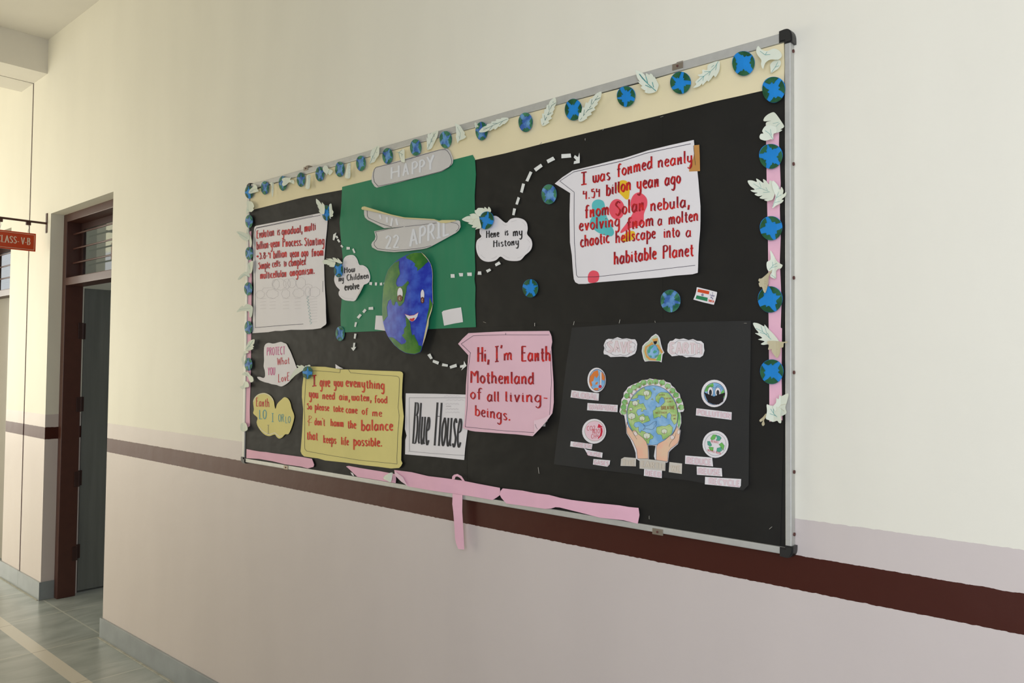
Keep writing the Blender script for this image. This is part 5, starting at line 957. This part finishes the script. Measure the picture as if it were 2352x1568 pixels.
sheet_leaf('white veined leaf with curled tip below the second strip disc', [(252, 55), (275, 85), (305, 140), (335, 165), (355, 178), (340, 205), (322, 208), (300, 230), (298, 290), (250, 270), (265, 235), (235, 225), (222, 190), (225, 150), (255, 130)], [[(245, 215), (280, 175), (310, 160)], [(270, 150), (275, 185)], [(262, 258), (298, 288)], [(262, 200), (312, 185)]], z=zw, vw=.7)
sheet_leaf('tan folded leaf back drooping over the disc beneath the second strip disc', [(268, 215), (240, 270), (235, 330), (212, 408), (195, 395), (182, 360), (165, 360), (155, 330), (165, 320), (153, 308), (160, 290), (185, 285)], [], mat=leaft, z=zw, off=.014)
sheet_leaf('pointed white leaf with teal veins just above the lowest strip disc', [(108, 662), (150, 665), (200, 690), (205, 675), (240, 715), (265, 740), (300, 780), (325, 830), (240, 840), (190, 845), (175, 835), (205, 815), (150, 800), (185, 785), (125, 748), (155, 745), (125, 705)], [[(130, 705), (190, 735), (260, 800)], [(175, 690), (190, 735)], [(205, 690), (225, 755)], [(165, 740), (225, 758)], [(230, 745), (245, 785)]], z=zw, vw=.8)
sheet_leaf('tan leaf back lying across the right pink strip above the lowest disc', [(228, 815), (300, 812), (362, 820), (392, 815), (390, 830), (365, 830), (360, 865), (338, 870), (335, 910), (310, 955), (285, 930), (262, 895), (265, 880), (235, 885), (240, 850)], [], mat=leaft, z=zw, off=.020)
sheet_leaf('upright pale leaf reaching over the right rail at the strip foot', [(402, 1252), (395, 1310), (378, 1370), (388, 1415), (350, 1440), (330, 1440), (275, 1370), (300, 1330), (305, 1290), (320, 1300), (332, 1262), (345, 1275)], [[(300, 1400), (340, 1350), (385, 1340)], [(330, 1370), (370, 1400)]], z=zw, vm=leaft, off=.010, vw=.6)
sheet_leaf('white leaf with teal veins at the foot of the right pink strip', [(222, 1345), (250, 1352), (300, 1360), (330, 1390), (345, 1490), (325, 1498), (310, 1480), (275, 1490), (240, 1475), (215, 1460), (225, 1400)], [[(255, 1380), (280, 1420), (310, 1450)], [(278, 1380), (280, 1420)], [(248, 1420), (300, 1440)]], z=zw, off=.013, vw=.9)
sheet_leaf('tan twisted leaf stalk at the foot of the right pink strip', [(215, 1420), (222, 1440), (200, 1475), (205, 1510), (190, 1525), (180, 1505), (192, 1480), (170, 1490), (162, 1475), (190, 1450)], [], mat=leaft, z=zw, off=.012)
# far side column
zl = Z(540, 430, 6.817)
sheet_leaf('pale lobed leaf below the far corner disc at the cream strip end', [(180, 225), (230, 215), (275, 240), (297, 300), (280, 330), (295, 345), (255, 385), (215, 385), (180, 420), (170, 360), (185, 300)], [[(190, 350), (230, 370)]], z=zl, vw=.4)
sheet_leaf('greenish leaf pointing outward over the wall from the far pink strip', [(20, 695), (80, 690), (150, 715), (210, 745), (225, 800), (185, 840), (140, 830), (110, 810), (70, 770), (65, 750)], [[(45, 710), (120, 760), (190, 800)]], z=zl, vw=.35, lift=lambda u, v: .004+.02*(1-u))
sheet_leaf('yellowish leaf hugging the far pink strip above its highest disc', [(195, 650), (215, 720), (245, 770), (260, 850), (255, 920), (235, 930), (225, 860), (210, 800), (190, 690)], [], z=zl)
sheet_leaf('cream leaf on the far pink strip just below its highest disc', [(200, 1200), (245, 1160), (278, 1155), (275, 1250), (262, 1320), (245, 1350), (205, 1340), (195, 1270)], [[(215, 1210), (235, 1290)]], z=zl, vw=.3)
sheet_leaf('grey green leaf curving outward above the second far strip disc', [(40, 1445), (80, 1380), (140, 1330), (180, 1318), (220, 1350), (228, 1410), (180, 1385), (130, 1400), (80, 1440)], [[(80, 1425), (140, 1365), (220, 1400)]], z=zl, vw=.35, lift=lambda u, v: .004+.02*(1-u))
zm = Z(540, 690, 5.058)
sheet_leaf('long pale leaf pointing outward over the wall below the second far disc', [(15, 135), (50, 90), (80, 60), (100, 72), (130, 40), (165, 45), (200, 70), (205, 110), (190, 190), (165, 190), (160, 130), (100, 120), (60, 125)], [[(50, 105), (120, 95), (180, 90)]], z=zm, vw=.3, lift=lambda u, v: .004+.022*(1-u))
sheet_leaf('toothed pale leaf between the fourth and fifth discs of the far strip', [(222, 450), (220, 500), (205, 515), (218, 535), (205, 545), (210, 560), (170, 580), (120, 580), (135, 520), (160, 475)], [[(135, 560), (185, 500), (212, 460)], [(160, 530), (190, 530)]], z=zm, vw=.5)
sheet_leaf('narrow greenish leaf beside the lowest disc of the far strip', [(105, 590), (150, 588), (155, 605), (120, 620), (100, 660), (105, 720), (90, 770), (85, 720), (72, 680), (95, 630)], [], z=zm)
sheet_leaf('grey curled leaf below the lowest disc of the far strip', [(80, 860), (110, 830), (150, 830), (175, 865), (205, 890), (212, 935), (180, 950), (160, 920), (140, 880)], [[(110, 840), (160, 880)]], z=zm, vw=.3, mat=leafw)
sheet_leaf('small pale leaf sprig lowest but one on the far pink strip', [(55, 1000), (90, 985), (110, 940), (150, 950), (160, 1000), (120, 1010), (85, 1030)], [], z=zm)
sheet_leaf('small greyish leaf at the foot of the far pink strip', [(65, 1440), (85, 1420), (125, 1425), (145, 1490), (125, 1515), (85, 1520), (60, 1490)], [], z=zm)
# wings of the loose discs
zv = Z(680, 440, 13.067)
sheet_leaf('white feathered wing leaf pointing up beside the evolution card disc', [(605, 215), (680, 270), (740, 340), (780, 390), (775, 320), (820, 365), (855, 420), (860, 560), (830, 680), (720, 640), (680, 560), (710, 570), (640, 430), (670, 450), (610, 350), (597, 270)], [], z=zv, off=.015)
sheet_leaf('small curled wing leaf behind the evolution card disc', [(990, 420), (1015, 370), (1060, 370), (1085, 540), (1120, 600), (1105, 670), (1080, 690), (1112, 700), (1090, 750), (1030, 760), (1045, 800), (1010, 790), (1000, 600)], [], z=zv, off=.015)
zx = Z(730, 580, 22.4)
sheet_leaf('greyish lower wing leaf behind the children cloud disc', [(230, 450), (330, 380), (440, 360), (580, 385), (760, 470), (900, 500), (880, 620), (830, 735), (720, 740), (620, 720), (580, 670), (660, 660), (520, 640), (450, 590), (330, 590)], [], z=zx, off=.010)
sheet_leaf('toothed cream upper wing leaf behind the children cloud disc', [(425, 295), (520, 310), (640, 300), (730, 330), (810, 380), (755, 265), (850, 260), (950, 310), (1030, 385), (1000, 280), (1080, 330), (1180, 440), (1260, 530), (1150, 560), (960, 490), (760, 460), (600, 390)], [], z=zx, off=.0112)
zy = Z(650, 820, 19.6)
sheet_leaf('feathered cream wing leaf between the protect bubble and yellow card disc', [(300, 980), (350, 850), (420, 730), (500, 600), (620, 500), (700, 460), (620, 400), (640, 360), (780, 390), (800, 355), (900, 380), (965, 435), (1010, 380), (1080, 380), (1180, 340), (1230, 400), (1100, 450), (850, 620), (700, 720), (540, 830), (440, 930), (330, 1030)], [], z=zy, off=.0135, mat=leafw)
zz = Z(1050, 460, 17.42)
sheet_leaf('large pointed white wing leaf beside the history cloud disc over the green paper', [(190, 765), (300, 680), (420, 630), (550, 620), (490, 575), (600, 530), (720, 530), (860, 620), (900, 800), (960, 1050), (920, 1120), (850, 1130), (720, 1165), (820, 1040), (750, 1090), (620, 1090), (585, 1050), (640, 1000), (520, 960), (430, 910), (500, 890), (320, 840)], [[(250, 770), (500, 760), (860, 740)], [(700, 760), (600, 900)], [(600, 760), (520, 690)]], vm=leaft, z=zz, vw=.4, off=.013)
sheet_leaf('greyish upper wing leaf behind the history cloud disc', [(710, 390), (760, 390), (830, 310), (920, 300), (1020, 305), (1085, 330), (1090, 265), (1150, 290), (1215, 350), (1245, 270), (1270, 260), (1330, 330), (1345, 450), (1200, 520), (900, 640), (780, 560), (710, 480)], [], z=zz, off=.012)
sheet_leaf('rolled white leaf stuck on the pink strip beside the folded corner', [(1430, 570), (1460, 545), (1500, 525), (1520, 530), (1512, 580), (1500, 618), (1470, 605), (1440, 590)], [], z=z5, lift=tubel, off=.010)

# ------------------------------------------------------------------ staples
for px, py, dx, dy in [(1318, 742, -1, 4), (1324, 761, 2, -3), (1423, 738, -1, 4), (1505, 740, 1, 3), (1507, 753, 3, -.5), (1712, 742, 3, 0), (1237, 1080, 1, 7), (1491, 1188, 0, 3.5), (1770, 1212, 3, -2.5), (1228, 745, 0, 3.5), (1386, 297, 2, -2), (1520, 268, 3, -1), (1344, 320, 0, 2), (1242, 329, 2, -2), (1113, 740, 3, 1)]:
    a, b = onY(px-dx, py-dy, -.0192), onY(px+dx, py+dy, -.0192)
    o = tube('staple', [a+Vector((0, .0012, 0)), a, b, b+Vector((0, .0012, 0))], .0006, silver, None, a, 6)
    tag(o, 'thin silver staple pressed through paper on the notice board', 'staple', 'staples on the notice board')

# ------------------------------------------------------------------ hanging class sign
SX = -5.897
br = empty('sign_bracket', (SX, 0, 2.51), 'brown wall bracket arm beside the doorway holding the class sign', 'bracket')
bo2 = (SX, 0, 2.51)
boxes('wall_plate', [((SX-.012, -.006, 2.442), (SX+.012, 0, 2.576))], brown, br, .001, bo2)
tube('arm', [(SX, 0, 2.507), (SX, -.40, 2.507)], .0075, brown, br, bo2)
for y in (-.112, -.275): boxes('hanger_block', [((SX-.009, y-.014, 2.48), (SX+.009, y+.014, 2.5))], brown, br, .001, bo2)
for y in (-.112, -.275): tube('wire_hook', [(SX, y, 2.481), (SX+.003, y+.004, 2.462), (SX-.003, y+.002, 2.445), (SX, y, 2.432)], .0018, silver, br, bo2)
y0, y1 = -.066, -.325
sg = boxes('class_sign', [((SX-.006, y1, 2.308), (SX+.006, y0, 2.428))], signr, None, .0015, (SX, (y0+y1)/2, 2.368))
tag(sg, 'orange red hanging class sign with cream letters beside the doorway', 'sign')
class SignSh:
    grid = None
    def P(s, y, z, e=0): return Vector((SX+.0064+e, y, z))
def sp(name): return Part(name, SignSh())
p = sp('border_line')
L4 = [(y0-.010, 2.418), (y0-.010, 2.318), (y1+.010, 2.318), (y1+.010, 2.418)]
p.line(L4, .0022, signt, .0002, closed=True, d=.05); p.build(sg, sg.location)
# text runs toward +Y as seen from the board side
def sign_text(txt, ya, yb, zb, cap):
    p = sp('lettering'); ln = []
    for j, r in enumerate(text_ribbons(txt, 0, 0, yb-ya, 0, cap*.5, cap, serif=True, gap=.1)): p.line([(ya+x, zb-y) for x, y in r], .0062, signt, .0002+j*2e-5, wy=.003, d=.01)
    p.build(sg, sg.location)
for w, ya, yb in (('CLASS-', -.290, -.163), ('V-B', -.153, -.098)): sign_text(w, ya, yb, 2.349, .044)

for s in SHEETS: s.finish()
